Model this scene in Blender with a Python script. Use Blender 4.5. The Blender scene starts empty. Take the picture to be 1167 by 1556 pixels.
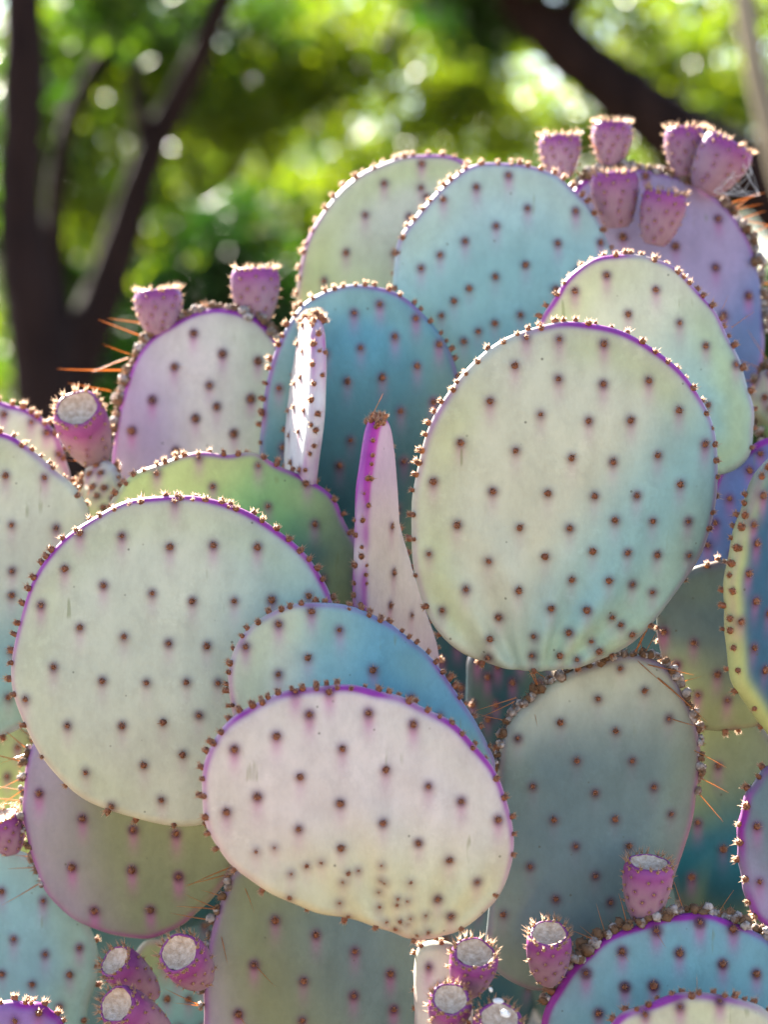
import bpy, math, random
import numpy as np
from mathutils import Vector, Matrix

random.seed(7)
RNG = np.random.default_rng(11)
S = bpy.context.scene
COL = S.collection
R = math.radians

# ------------------------------------------------------------------ camera
CAM_H, PITCH, LENS = 1.06, -3.0, 85.0
W_PX, H_PX = 1167.0, 1556.0
F_PX = LENS / 36.0 * H_PX
cam_d = bpy.data.cameras.new("camera")
cam = bpy.data.objects.new("camera", cam_d)
COL.objects.link(cam)
cam.location = (0, 0, CAM_H)
cam.rotation_euler = (R(90 + PITCH), 0, 0)
cam_d.sensor_fit = 'VERTICAL'
cam_d.sensor_height = 36.0
cam_d.sensor_width = 36.0
cam_d.lens = LENS
cam_d.clip_start, cam_d.clip_end = 0.05, 900
cam_d.dof.use_dof = True
cam_d.dof.focus_distance = 1.445
cam_d.dof.aperture_fstop = 5.0
S.camera = cam

# ------------------------------------------------------------------ sky, sun, exposure
SUN_EL, SUN_AZ = 34.0, 117.0      # azimuth: degrees from +X, counter-clockwise (behind the cactus, to its left)
world = bpy.data.worlds.new("World")
S.world = world
world.use_nodes = True
wn = world.node_tree.nodes
wn.clear()
sky = wn.new("ShaderNodeTexSky")
sky.sky_type = 'NISHITA'
sky.sun_disc = False
sky.sun_elevation = R(SUN_EL)
sky.sun_rotation = R(90 - SUN_AZ)
sky.altitude = 300
sky.air_density = 1.0
sky.dust_density = 1.0
sky.ozone_density = 1.0
bgn = wn.new("ShaderNodeBackground")
bgn.inputs["Strength"].default_value = 0.05
won = wn.new("ShaderNodeOutputWorld")
world.node_tree.links.new(sky.outputs[0], bgn.inputs[0])
world.node_tree.links.new(bgn.outputs[0], won.inputs[0])

sun_d = bpy.data.lights.new("sun", 'SUN')
sun_d.energy = 5.0
sun_d.angle = R(0.53)
sun_d.color = (1.0, 0.93, 0.82)
sun = bpy.data.objects.new("sun", sun_d)
COL.objects.link(sun)
sdir = Vector((math.cos(R(SUN_EL)) * math.cos(R(SUN_AZ)), math.cos(R(SUN_EL)) * math.sin(R(SUN_AZ)), math.sin(R(SUN_EL))))
sun.rotation_euler = sdir.to_track_quat('Z', 'Y').to_euler()
sun.location = sdir * 20

S.render.engine = 'CYCLES'
S.view_settings.view_transform = 'Standard'
S.view_settings.look = 'None'
S.view_settings.gamma = 1.0
S.view_settings.exposure = 3.5
S.cycles.use_denoising = True
S.cycles.max_bounces = 8
S.cycles.diffuse_bounces = 5
S.cycles.transmission_bounces = 5
S.cycles.sample_clamp_indirect = 6.0

# ------------------------------------------------------------------ pixel -> world helpers
PM = Matrix.Rotation(R(PITCH), 3, 'X')
CAM_P = Vector((0, 0, CAM_H))
VIEW = PM @ Vector((0, 1, 0))
UPV = PM @ Vector((0, 0, 1))


def ray(px, py):
    return PM @ Vector(((px - W_PX / 2) / F_PX, 1.0, -(py - H_PX / 2) / F_PX))


def at(px, py, d):
    """point seen at a pixel, d metres along the view axis"""
    return CAM_P + ray(px, py) * d


# ------------------------------------------------------------------ materials
def new_mat(name):
    m = bpy.data.materials.new(name)
    m.use_nodes = True
    nt = m.node_tree
    for n in list(nt.nodes):
        nt.nodes.remove(n)
    out = nt.nodes.new("ShaderNodeOutputMaterial")
    return m, nt, out


def N(nt, kind, **kw):
    n = nt.nodes.new(kind)
    for k, v in kw.items():
        if k in n.inputs.keys() if isinstance(k, str) else False:
            n.inputs[k].default_value = v
        else:
            setattr(n, k, v)
    return n


def L(nt, a, b):
    nt.links.new(a, b)


def ramp(nt, src, stops):
    r = nt.nodes.new("ShaderNodeValToRGB")
    els = r.color_ramp.elements
    while len(els) < len(stops):
        els.new(0.5)
    for e, (p, c) in zip(els, stops):
        e.position = p
        e.color = (c, c, c, 1) if not isinstance(c, tuple) else (*c, 1)
    L(nt, src, r.inputs[0])
    return r.outputs[0]


def mixc(nt, fac, a, b, mode='MIX'):
    m = nt.nodes.new("ShaderNodeMix")
    m.data_type = 'RGBA'
    m.blend_type = mode
    for sock, v in ((m.inputs[0], fac), (m.inputs[6], a), (m.inputs[7], b)):
        if hasattr(v, "is_output"):
            L(nt, v, sock)
        elif isinstance(v, tuple):
            sock.default_value = (*v, 1)
        else:
            sock.default_value = v
    return m.outputs[2]


def noise(nt, scale, detail=3, rough=0.55, vec=None, stretch=None):
    n = nt.nodes.new("ShaderNodeTexNoise")
    n.inputs["Scale"].default_value = scale
    n.inputs["Detail"].default_value = detail
    n.inputs["Roughness"].default_value = rough
    tc = nt.nodes.new("ShaderNodeTexCoord")
    src = tc.outputs["Object"]
    if stretch:
        mp = nt.nodes.new("ShaderNodeMapping")
        mp.inputs["Scale"].default_value = stretch
        L(nt, src, mp.inputs[0])
        src = mp.outputs[0]
    L(nt, src, n.inputs["Vector"])
    return n.outputs["Fac"]


def pad_material():
    m, nt, out = new_mat("waxy_pad_skin")
    b = N(nt, "ShaderNodeBsdfPrincipled")
    at_ = N(nt, "ShaderNodeAttribute", attribute_name="Col")
    c = at_.outputs["Color"]
    # cloudy waxy bloom
    n1 = noise(nt, 22, 4, 0.6)
    c = mixc(nt, 1.0, c, ramp(nt, n1, [(0.35, 0.93), (0.70, 1.07)]), 'MULTIPLY')
    n2 = noise(nt, 75, 7, 0.72, stretch=(1, 0.5, 1))
    c = mixc(nt, 1.0, c, ramp(nt, n2, [(0.30, 0.87), (0.62, 1.05)]), 'MULTIPLY')
    n5 = noise(nt, 34, 6, 0.66)
    c = mixc(nt, 1.0, c, ramp(nt, n5, [(0.50, 1.0), (0.56, 0.96), (0.60, 0.96), (0.64, 1.03)]), 'MULTIPLY')
    # small specks and scratches
    v = nt.nodes.new("ShaderNodeTexVoronoi")
    v.inputs["Scale"].default_value = 95
    v.inputs["Randomness"].default_value = 1.0
    tc = nt.nodes.new("ShaderNodeTexCoord")
    L(nt, tc.outputs["Object"], v.inputs["Vector"])
    sp = ramp(nt, v.outputs["Distance"], [(0.05, 1.0), (0.10, 0.0)])
    sep = nt.nodes.new("ShaderNodeSeparateColor")
    L(nt, v.outputs["Color"], sep.inputs[0])
    keep = ramp(nt, sep.outputs[0], [(0.70, 0.0), (0.76, 1.0)])
    mul = N(nt, "ShaderNodeMath", operation='MULTIPLY')
    L(nt, sp, mul.inputs[0])
    L(nt, keep, mul.inputs[1])
    mul2 = N(nt, "ShaderNodeMath", operation='MULTIPLY')
    L(nt, mul.outputs[0], mul2.inputs[0])
    mul2.inputs[1].default_value = 0.65
    c = mixc(nt, mul2.outputs[0], c, (0.05, 0.045, 0.025))
    n3 = noise(nt, 130, 2, 0.5, stretch=(1, 0.12, 1))
    n4 = noise(nt, 26, 2, 0.5)
    s1 = ramp(nt, n3, [(0.70, 0.0), (0.75, 0.5)])
    s2 = ramp(nt, n4, [(0.56, 0.0), (0.62, 1.0)])
    mul3 = N(nt, "ShaderNodeMath", operation='MULTIPLY')
    L(nt, s1, mul3.inputs[0])
    L(nt, s2, mul3.inputs[1])
    c = mixc(nt, mul3.outputs[0], c, (0.12, 0.13, 0.04))
    L(nt, c, b.inputs["Base Color"])
    b.inputs["Roughness"].default_value = 0.42
    b.inputs["Specular IOR Level"].default_value = 0.2
    b.inputs["Sheen Weight"].default_value = 0.0
    b.inputs["Sheen Roughness"].default_value = 0.4
    bp = N(nt, "ShaderNodeBump")
    bp.inputs["Strength"].default_value = 0.16
    bp.inputs["Distance"].default_value = 0.002
    nb = noise(nt, 160, 4, 0.6)
    L(nt, nb, bp.inputs["Height"])
    bp2 = N(nt, "ShaderNodeBump")
    bp2.inputs["Strength"].default_value = 0.22
    bp2.inputs["Distance"].default_value = 0.01
    L(nt, noise(nt, 17, 2, 0.5), bp2.inputs["Height"])
    L(nt, bp.outputs[0], bp2.inputs["Normal"])
    L(nt, bp2.outputs[0], b.inputs["Normal"])
    L(nt, b.outputs[0], out.inputs[0])
    return m


def fibre_material(name, col, trans, mixf=0.4, rough=0.5, var=0.4, nscale=400, island=None):
    m, nt, out = new_mat(name)
    b = N(nt, "ShaderNodeBsdfPrincipled")
    n = noise(nt, nscale, 3)
    dark = tuple(x * (1 - var) for x in col)
    lite = tuple(min(1, x * (1 + var)) for x in col)
    c = mixc(nt, ramp(nt, n, [(0.35, 0.0), (0.65, 1.0)]), dark, lite)
    if island:
        gi = N(nt, "ShaderNodeNewGeometry")
        c = mixc(nt, ramp(nt, gi.outputs["Random Per Island"], [(0.35, 1.0), (0.75, 0.0)]), c, island)
    L(nt, c, b.inputs["Base Color"])
    b.inputs["Roughness"].default_value = rough
    b.inputs["Specular IOR Level"].default_value = 0.4
    t = N(nt, "ShaderNodeBsdfTranslucent")
    t.inputs["Color"].default_value = (*trans, 1)
    mx = N(nt, "ShaderNodeMixShader")
    mx.inputs[0].default_value = mixf
    L(nt, b.outputs[0], mx.inputs[1])
    L(nt, t.outputs[0], mx.inputs[2])
    L(nt, mx.outputs[0], out.inputs[0])
    return m


def leaf_material(name, c1, c2, t1, t2, mixf=0.5):
    m, nt, out = new_mat(name)
    g = N(nt, "ShaderNodeNewGeometry")
    b = N(nt, "ShaderNodeBsdfPrincipled")
    rnd = g.outputs["Random Per Island"]
    L(nt, mixc(nt, rnd, c1, c2), b.inputs["Base Color"])
    b.inputs["Roughness"].default_value = 0.36
    b.inputs["Specular IOR Level"].default_value = 0.3
    t = N(nt, "ShaderNodeBsdfTranslucent")
    L(nt, mixc(nt, rnd, t1, t2), t.inputs["Color"])
    mx = N(nt, "ShaderNodeMixShader")
    mx.inputs[0].default_value = mixf
    L(nt, b.outputs[0], mx.inputs[1])
    L(nt, t.outputs[0], mx.inputs[2])
    L(nt, mx.outputs[0], out.inputs[0])
    return m


def simple_material(name, c1, c2, scale, rough=0.85, bump=0.4, bdist=0.01, stretch=None):
    m, nt, out = new_mat(name)
    b = N(nt, "ShaderNodeBsdfPrincipled")
    n = noise(nt, scale, 6, 0.62, stretch=stretch)
    L(nt, mixc(nt, ramp(nt, n, [(0.32, 0.0), (0.68, 1.0)]), c1, c2), b.inputs["Base Color"])
    b.inputs["Roughness"].default_value = rough
    b.inputs["Specular IOR Level"].default_value = 0.1
    bp = N(nt, "ShaderNodeBump")
    bp.inputs["Strength"].default_value = bump
    bp.inputs["Distance"].default_value = bdist
    L(nt, noise(nt, scale * 3, 6, 0.62, stretch=stretch), bp.inputs["Height"])
    L(nt, bp.outputs[0], b.inputs["Normal"])
    L(nt, b.outputs[0], out.inputs[0])
    return m


M_PAD = pad_material()
M_TUFT = fibre_material("glochid_brown", (0.19, 0.062, 0.028), (0.9, 0.55, 0.28), 0.30, 0.5, 0.45, 500)
M_HAIR = fibre_material("glochid_bristle", (0.32, 0.155, 0.08), (0.52, 0.36, 0.25), 0.55, 0.4, 0.3, 500)
M_GOLD = fibre_material("glochid_gold", (0.32, 0.19, 0.10), (0.95, 0.75, 0.48), 0.5, 0.45, 0.35, 500)
M_SPINE = fibre_material("spine_amber", (0.26, 0.10, 0.035), (0.9, 0.45, 0.12), 0.45, 0.3, 0.35, 300)
M_WOOL = fibre_material("areole_wool", (0.30, 0.25, 0.23), (0.7, 0.6, 0.5), 0.15, 0.8, 0.45, 350, island=(0.13, 0.065, 0.03))
M_CORK = simple_material("corky_rim", (0.13, 0.075, 0.03), (0.33, 0.22, 0.10), 160, 0.85, 0.6, 0.004)
M_SCAR = simple_material("fruit_scar_skin", (0.34, 0.225, 0.15), (0.60, 0.46, 0.36), 300, 0.7, 0.5, 0.003)
M_BARK = simple_material("dark_bark", (0.009, 0.005, 0.005), (0.024, 0.013, 0.011), 14, 0.9, 0.8, 0.03, (1, 1, 0.25))
M_PALE = simple_material("pale_bark", (0.16, 0.13, 0.09), (0.24, 0.20, 0.14), 20, 0.8, 0.4, 0.01, (1, 1, 0.3))
M_SOIL = simple_material("sandy_soil", (0.12, 0.09, 0.06), (0.20, 0.155, 0.105), 3.0, 0.95, 0.5, 0.03)
M_WEB = fibre_material("web_silk", (0.8, 0.8, 0.82), (0.8, 0.8, 0.8), 0.5, 0.3, 0.1, 100)
M_LEAF = [
    leaf_material("leaf_yellow_green", (0.045, 0.085, 0.006), (0.06, 0.10, 0.01), (0.105, 0.19, 0.003), (0.21, 0.25, 0.005), 0.55),
    leaf_material("leaf_mid_green", (0.022, 0.060, 0.006), (0.035, 0.075, 0.01), (0.032, 0.10, 0.003), (0.085, 0.15, 0.004), 0.5),
    leaf_material("leaf_deep_green", (0.012, 0.040, 0.006), (0.02, 0.05, 0.01), (0.012, 0.055, 0.003), (0.03, 0.09, 0.005), 0.4),
]


# ------------------------------------------------------------------ mesh helpers
def mesh_np(name, verts, quads=None, tris=None, mat=None, smooth=True, col=None):
    verts = np.asarray(verts, np.float32)
    me = bpy.data.meshes.new(name)
    me.vertices.add(len(verts))
    me.vertices.foreach_set("co", verts.ravel())
    nq = 0 if quads is None else len(quads)
    ntr = 0 if tris is None else len(tris)
    idx, starts = [], []
    if nq:
        idx.append(np.asarray(quads, np.int32).ravel())
        starts.append(np.arange(nq, dtype=np.int32) * 4)
    if ntr:
        idx.append(np.asarray(tris, np.int32).ravel())
        starts.append(nq * 4 + np.arange(ntr, dtype=np.int32) * 3)
    idx = np.concatenate(idx)
    starts = np.concatenate(starts)
    me.loops.add(len(idx))
    me.loops.foreach_set("vertex_index", idx)
    me.polygons.add(nq + ntr)
    me.polygons.foreach_set("loop_start", starts)
    me.update(calc_edges=True)
    me.validate()
    me.polygons.foreach_set("use_smooth", np.full(nq + ntr, smooth, bool))
    if col is not None:
        ca = me.color_attributes.new("Col", 'FLOAT_COLOR', 'POINT')
        c4 = np.ones((len(verts), 4), np.float32)
        c4[:, :3] = col
        ca.data.foreach_set("color", c4.ravel())
    if mat:
        me.materials.append(mat)
    return me


def link(name, data, parent=None, mat=None, loc=None):
    o = bpy.data.objects.new(name, data)
    COL.objects.link(o)
    if parent:
        o.parent = parent
    if mat is not None:
        o.matrix_local = mat
    if loc is not None:
        o.location = loc
    return o


def tag(o, label=None, cat=None, group=None, kind=None):
    if label: o["label"] = label
    if cat: o["category"] = cat
    if group: o["group"] = group
    if kind: o["kind"] = kind
    return o


def two_mat(me, mids, mat2):
    if mat2:
        me.materials.append(mat2)
        me.polygons.foreach_set("material_index", np.ascontiguousarray(mids))
    return me


class Soup:
    """collects triangles"""
    def __init__(self):
        self.v, self.t, self.m, self.n = [], [], [], 0

    def add(self, v, t, mid=0):
        """mid: 0 = body, 1 = bristle (one number, or one per triangle)"""
        v = np.asarray(v, np.float32)
        self.v.append(v)
        self.m.append(np.broadcast_to(np.asarray(mid, np.int32), (len(t),)))
        self.t.append(np.asarray(t, np.int32) + self.n)
        self.n += len(v)

    def spike(self, a, b, r, sides=3):
        a, b = np.array(a, float), np.array(b, float)
        d = b - a
        d /= np.linalg.norm(d) + 1e-12
        h = np.array([1, 0, 0]) if abs(d[0]) < 0.8 else np.array([0, 1, 0])
        p = np.cross(d, h); p /= np.linalg.norm(p)
        q = np.cross(d, p)
        v = [a + r * (math.cos(k * 2 * math.pi / sides) * p + math.sin(k * 2 * math.pi / sides) * q) for k in range(sides)] + [b]
        self.add(v, [(k, (k + 1) % sides, sides) for k in range(sides)], 1)

    def blade(self, a, b, r, rng=random):
        """one flat hair"""
        a, b = np.array(a, float), np.array(b, float)
        d = b - a
        d /= np.linalg.norm(d) + 1e-12
        p = np.cross(d, [rng.gauss(0, 1), rng.gauss(0, 1), rng.gauss(0, 1)])
        p /= np.linalg.norm(p) + 1e-12
        self.add([a - p * r, a + p * r, b], [(0, 1, 2)], 1)

    def blob(self, c, rx, ry, rz, seg=7, rings=4, jit=0.15, rng=random):
        v = [(c[0], c[1], c[2] + rz)]
        for i in range(1, rings):
            ph = math.pi * i / rings
            for j in range(seg):
                th = 2 * math.pi * (j + 0.5 * (i % 2)) / seg
                k = 1 + rng.uniform(-jit, jit)
                v.append((c[0] + rx * k * math.sin(ph) * math.cos(th), c[1] + ry * k * math.sin(ph) * math.sin(th), c[2] + rz * k * math.cos(ph)))
        v.append((c[0], c[1], c[2] - rz))
        t = []
        for j in range(seg):
            t.append((0, 1 + j, 1 + (j + 1) % seg))
        for i in range(rings - 2):
            o0, o1 = 1 + i * seg, 1 + (i + 1) * seg
            for j in range(seg):
                j2 = (j + 1) % seg
                t += [(o0 + j, o1 + j, o1 + j2), (o0 + j, o1 + j2, o0 + j2)]
        last = len(v) - 1
        o0 = 1 + (rings - 2) * seg
        for j in range(seg):
            t.append((o0 + j, last, o0 + (j + 1) % seg))
        self.add(v, t)

    def arrays(self):
        return np.concatenate(self.v), np.concatenate(self.t), np.concatenate(self.m)

    def mesh(self, name, mat, smooth=True, mat2=None):
        v, t, m = self.arrays()
        return two_mat(mesh_np(name, v, tris=t, mat=mat, smooth=smooth), m, mat2)


def replicate(arrs, mats):
    """join many transformed copies of triangle arrays: mats = list of (variant, 4x4)"""
    s = Soup()
    for k, m in mats:
        v, t, mi = arrs[k]
        m = np.asarray(m, float)
        s.add(v @ m[:3, :3].T + m[:3, 3], t, mi)
    return s


def frame(pos, z, scale=1.0, spin=None, mix_up=None):
    z = Vector(z).normalized()
    h = Vector((1, 0, 0)) if abs(z.x) < 0.8 else Vector((0, 1, 0))
    x = z.cross(h).normalized()
    y = z.cross(x)
    m = Matrix((x, y, z)).transposed().to_4x4()
    if spin is None:
        spin = random.uniform(0, 6.28)
    return Matrix.Translation(pos) @ m @ Matrix.Rotation(spin, 4, 'Z') @ Matrix.Scale(scale, 4)


# ---- areole tufts (units: metres, z = outward)
def tuft_variant(seed, conical):
    r = random.Random(seed)
    s = Soup()
    h = 0.0030 if conical else 0.0016
    s.blob((0, 0, 0.0002), 0.0021, 0.0021, h, 7, 5, 0.18, r)
    s.blob((0.0007 * r.uniform(-1, 1), 0.0007 * r.uniform(-1, 1), h * 0.55), 0.0012, 0.0012, h * 0.75, 6, 4, 0.2, r)
    for k in range(40 if conical else 22):
        a = r.uniform(0, 6.28)
        t = r.uniform(0.1, 0.85) if conical else r.uniform(0.1, 0.8)
        ln = (r.uniform(0.0020, 0.0042) if conical else r.uniform(0.0016, 0.0032)) * (1.35 if r.random() < .12 else 1)
        b0 = (0.0009 * math.cos(a), 0.0009 * math.sin(a), h * 0.4)
        s.blade(b0, (b0[0] + ln * math.sin(t) * math.cos(a), b0[1] + ln * math.sin(t) * math.sin(a), b0[2] + ln * math.cos(t)), 0.00032, r)
    return s.arrays()


FACE_V = [tuft_variant(100 + k, False) for k in range(5)]
RIM_V = [tuft_variant(200 + k, True) for k in range(6)]


def wool_variant(seed):
    r = random.Random(seed)
    s = Soup()
    for k in range(6):
        s.blob((r.uniform(-.002, .002), r.uniform(-.002, .002), r.uniform(0.0002, 0.003)), r.uniform(.0010, .0025), r.uniform(.0010, .0025), r.uniform(.0012, .0030), 8, 6, 0.26, r)
    for k in range(26):
        a, t, ln = r.uniform(0, 6.28), r.uniform(.2, 1.3), r.uniform(.002, .0045)
        b0 = (0.0016 * math.cos(a), .0016 * math.sin(a), .002)
        s.spike(b0, (b0[0] + ln * math.sin(t) * math.cos(a), b0[1] + ln * math.sin(t) * math.sin(a), b0[2] + ln * math.cos(t)), 0.0002)
    return s.arrays()


WOOL_V = [wool_variant(300 + k) for k in range(5)]
AREOLE_MESH = [two_mat(mesh_np("areole", v, tris=t, mat=M_TUFT), m, M_HAIR) for v, t, m in FACE_V]
RIM_MESH = [two_mat(mesh_np("areole_rim", v, tris=t, mat=M_TUFT), m, M_HAIR) for v, t, m in RIM_V]


def spine_mesh():
    s = Soup()
    # unit spine along z, 1 m long, gently bent; scaled per object
    segs, sides = 5, 5
    v, t = [], []
    for i in range(segs + 1):
        z = i / segs
        r = 0.013 * (1 - z) ** 0.7 + 0.0015
        bx = 0.05 * z * z
        for j in range(sides):
            a = 2 * math.pi * j / sides
            v.append((bx + r * math.cos(a), r * math.sin(a), z))
    for i in range(segs):
        for j in range(sides):
            j2 = (j + 1) % sides
            a, b, c, d = i * sides + j, i * sides + j2, (i + 1) * sides + j2, (i + 1) * sides + j
            t += [(a, b, c), (a, c, d)]
    s.add(v, t)
    return s.mesh("spine", M_SPINE)


SPINE = spine_mesh()

# ------------------------------------------------------------------ the setting: ground
def ground():
    n = 160
    half = 260.0
    g = np.linspace(-1, 1, n)
    g = np.sign(g) * np.abs(g) ** 2.6 * half
    X, Y = np.meshgrid(g, g + 3.0)
    Z = 0.02 * np.sin(X * 1.7 + 0.6) * np.cos(Y * 1.3) + 0.012 * np.sin(X * 4.1 + Y * 3.3)
    Z = Z * np.exp(-((X / 60) ** 2 + (Y / 60) ** 2)) - 0.02
    v = np.stack([X.ravel(), Y.ravel(), Z.ravel()], 1)
    i = np.arange(n - 1)
    A, B = np.meshgrid(i, i)
    q = (B * n + A).ravel()
    quads = np.stack([q, q + 1, q + n + 1, q + n], 1)
    o = link("ground", mesh_np("ground", v, quads=quads, mat=M_SOIL))
    tag(o, kind="structure")


ground()

# ------------------------------------------------------------------ background trees and shrubs
def bgp(px, py, d):
    return at(px, py, d)


def tube(path, radii, sides=10, jit=0.06, seed=0):
    r = random.Random(seed)
    P = [Vector(p) for p in path]
    # subdivide with catmull-rom
    pts, rad = [], []
    for i in range(len(P) - 1):
        p0, p1, p2, p3 = P[max(i - 1, 0)], P[i], P[i + 1], P[min(i + 2, len(P) - 1)]
        for k in range(6):
            t = k / 6
            pts.append(0.5 * ((2 * p1) + (-p0 + p2) * t + (2 * p0 - 5 * p1 + 4 * p2 - p3) * t * t + (-p0 + 3 * p1 - 3 * p2 + p3) * t ** 3))
            rad.append(radii[i] * (1 - t) + radii[i + 1] * t)
    pts.append(P[-1]); rad.append(radii[-1])
    v, tr = [], []
    ref = Vector((0.13, 1, 0.07)).normalized()
    for i, p in enumerate(pts):
        d = (pts[min(i + 1, len(pts) - 1)] - pts[max(i - 1, 0)]).normalized()
        x = d.cross(ref).normalized()
        y = d.cross(x)
        for j in range(sides):
            a = 2 * math.pi * j / sides
            k = rad[i] * (1 + r.uniform(-jit, jit))
            v.append(p + x * (k * math.cos(a)) + y * (k * math.sin(a)))
    for i in range(len(pts) - 1):
        for j in range(sides):
            j2 = (j + 1) % sides
            a, b, c, d = i * sides + j, i * sides + j2, (i + 1) * sides + j2, (i + 1) * sides + j
            tr += [(a, b, c), (a, c, d)]
    return np.array([tuple(q) for q in v]), np.array(tr)


def leaf_cloud(name, blobs, mat, size, parent, origin, seed):
    """blobs: (centre, (rx,ry,rz), leaves). Diamond leaves gathered on twigs."""
    g = np.random.default_rng(seed)
    V, Q, n0 = [], [], 0
    for c, rad, cnt in blobs:
        ntw = max(8, cnt // 26)
        u = g.normal(size=(ntw, 3))
        u /= np.linalg.norm(u, axis=1)[:, None]
        u *= (g.uniform(0.05, 1, ntw) ** 0.5)[:, None]
        tw = np.array(c) + u * np.array(rad)
        k = g.integers(0, ntw, cnt)
        pos = tw[k] + g.normal(size=(cnt, 3)) * size * np.array([2.2, 2.2, 1.6])
        d = g.normal(size=(cnt, 3)); d /= np.linalg.norm(d, axis=1)[:, None]
        h = g.normal(size=(cnt, 3))
        w = np.cross(d, h); w /= np.linalg.norm(w, axis=1)[:, None]
        nn = np.cross(d, w)
        ln = size * g.uniform(0.7, 1.35, cnt)[:, None]
        v = np.stack([pos - d * ln, pos + w * ln * 0.42 + nn * ln * .1, pos + d * ln, pos - w * ln * 0.42 + nn * ln * .1], 1)
        V.append(v.reshape(-1, 3))
        q = np.arange(cnt)[:, None] * 4 + np.arange(4)[None, :] + n0
        Q.append(q); n0 += cnt * 4
    v = np.concatenate(V) - np.array(origin)
    o = link(name, mesh_np(name, v, quads=np.concatenate(Q), mat=mat, smooth=False), parent)
    return o


def tree(name, label, cat, base, limbs, blobs, lmat, lsize, seed, group=None, bark=M_BARK, second=None):
    root = link(name, None, loc=base)
    tag(root, label, cat, group)
    s = Soup()
    for i, (path, rad) in enumerate(limbs):
        v, t = tube([Vector(p) - Vector(base) for p in path], rad, 10, 0.07, seed + i)
        s.add(v, t)
    link("trunk", s.mesh("trunk", bark), root)
    if blobs:
        leaf_cloud("crown", blobs, M_LEAF[lmat], lsize, root, base, seed)
    if second:
        leaf_cloud("crown_new_growth", second[0], M_LEAF[second[1]], lsize, root, base, seed + 50)
    return root


def pxblob(px, py, d, rx, ry, n, depth=None):
    k = d / F_PX
    return (tuple(at(px, py, d)), (rx * k, depth or max(rx, ry) * k, ry * k), n)


def ground_at(px, d):
    p = at(px, 778, d)
    return Vector((p.x, p.y, -0.02))


# tree with the dark upright trunk
d = 6.2
b = ground_at(70, d)
tree("mesquite_tree", "dark upright tree trunk left of the leaning limbs, behind the cactus", "tree", b,
     [([b, at(66, 620, d), at(30, 330, d), at(36, 60, d), at(20, -300, d), at(60, -700, d)], [.11, .085, .060, .055, .045, .03]),
      ([at(20, -250, d), at(160, -500, d), at(330, -640, d)], [.05, .035, .02]),
      ([at(30, -100, d), at(-200, -420, d), at(-330, -600, d)], [.05, .035, .02])],
     [pxblob(40, -560, d, 330, 190, 5000), pxblob(-140, 90, d + .6, 140, 120, 900), pxblob(170, 0, d + .8, 70, 50, 400)], 1, 0.034, 1)

# leaning many-stemmed tree
d = 7.4
b = ground_at(95, d)
tree("mesquite_tree", "tree with slender dark limbs leaning to the right, behind the purple fruit", "tree", b,
     [([b, at(95, 640, d), at(165, 430, d), at(225, 240, d), at(300, 90, d), at(350, -40, d), at(420, -260, d)], [.13, .095, .062, .048, .040, .034, .02]),
      ([at(110, 600, d), at(85, 430, d), at(90, 250, d), at(140, 110, d), at(230, 0, d), at(330, -160, d)], [.05, .036, .030, .025, .02, .014]),
      ([at(225, 240, d), at(205, 120, d), at(180, -30, d), at(150, -200, d)], [.03, .024, .02, .014])],
     [pxblob(330, -190, d, 330, 120, 5200), pxblob(300, 40, d + 1.5, 170, 80, 1500), pxblob(60, 200, d + 1.3, 120, 130, 700)], 1, 0.036, 2,
     second=([pxblob(330, 170, d + 1.6, 130, 90, 1100), pxblob(470, 90, d + 1.8, 110, 70, 900), pxblob(150, 290, d + 1.2, 90, 110, 900), pxblob(110, 60, d + 1.8, 110, 90, 1500), pxblob(230, 130, d + 2.2, 90, 70, 900), pxblob(170, 120, d + 3.0, 120, 90, 1300), pxblob(560, 40, d + 3.0, 120, 60, 1300), pxblob(400, 150, d + 2, 120, 90, 1200)], 0))

# tree with the thick diagonal limb
d = 8.2
b = ground_at(1420, d)
tree("mesquite_tree", "tree with a thick dark diagonal limb behind the fruiting pad", "tree", b,
     [([b, at(1360, 560, d), at(1200, 310, d), at(1060, 225, d), at(930, 130, d), at(830, 45, d), at(760, -40, d), at(640, -220, d)], [.26, .20, .135, .115, .10, .085, .07, .03]),
      ([at(1360, 560, d), at(1390, 200, d), at(1330, -100, d), at(1250, -400, d)], [.16, .12, .09, .05]),
      ([at(840, 50, d), at(900, -40, d), at(1000, -200, d)], [.05, .04, .02])],
     [pxblob(800, -120, d, 330, 100, 6000), pxblob(1230, -260, d, 260, 160, 3500), pxblob(760, 15, d + .5, 110, 45, 800)], 2, 0.036, 3,
     second=([pxblob(690, 160, d + 1.5, 90, 60, 700), pxblob(1010, 80, d + 1.4, 110, 60, 650), pxblob(1100, 190, d + 1.2, 80, 80, 600), pxblob(470, 20, d + 1.6, 90, 60, 800), pxblob(720, 60, d + 1.7, 45, 60, 320), pxblob(930, 20, d + 1, 90, 50, 500), pxblob(640, -5, d + 1, 90, 35, 600), pxblob(800, 120, d + 3.2, 110, 70, 500), pxblob(705, 90, d + 2.2, 60, 90, 700), pxblob(560, 110, d + 2.5, 80, 60, 700), pxblob(870, 190, d + 2.6, 70, 50, 600), pxblob(1080, 30, d + 2, 110, 50, 900), pxblob(760, 200, d + 2.4, 90, 40, 700), pxblob(1130, 110, d + 2.4, 70, 90, 700)], 0))

# slender pale trunk at the right
d = 4.6
b = ground_at(1330, d)
tree("palo_verde_sapling", "slender pale beige bare trunk rising behind the thick diagonal limb", "tree", b,
     [([b, at(1300, 700, d), at(1210, 340, d), at(1155, 130, d), at(1128, -40, d), at(1110, -300, d)], [.035, .03, .025, .022, .021, .012])],
     [pxblob(1100, -380, d, 130, 90, 900)], 0, 0.03, 4, bark=M_PALE)

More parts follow.
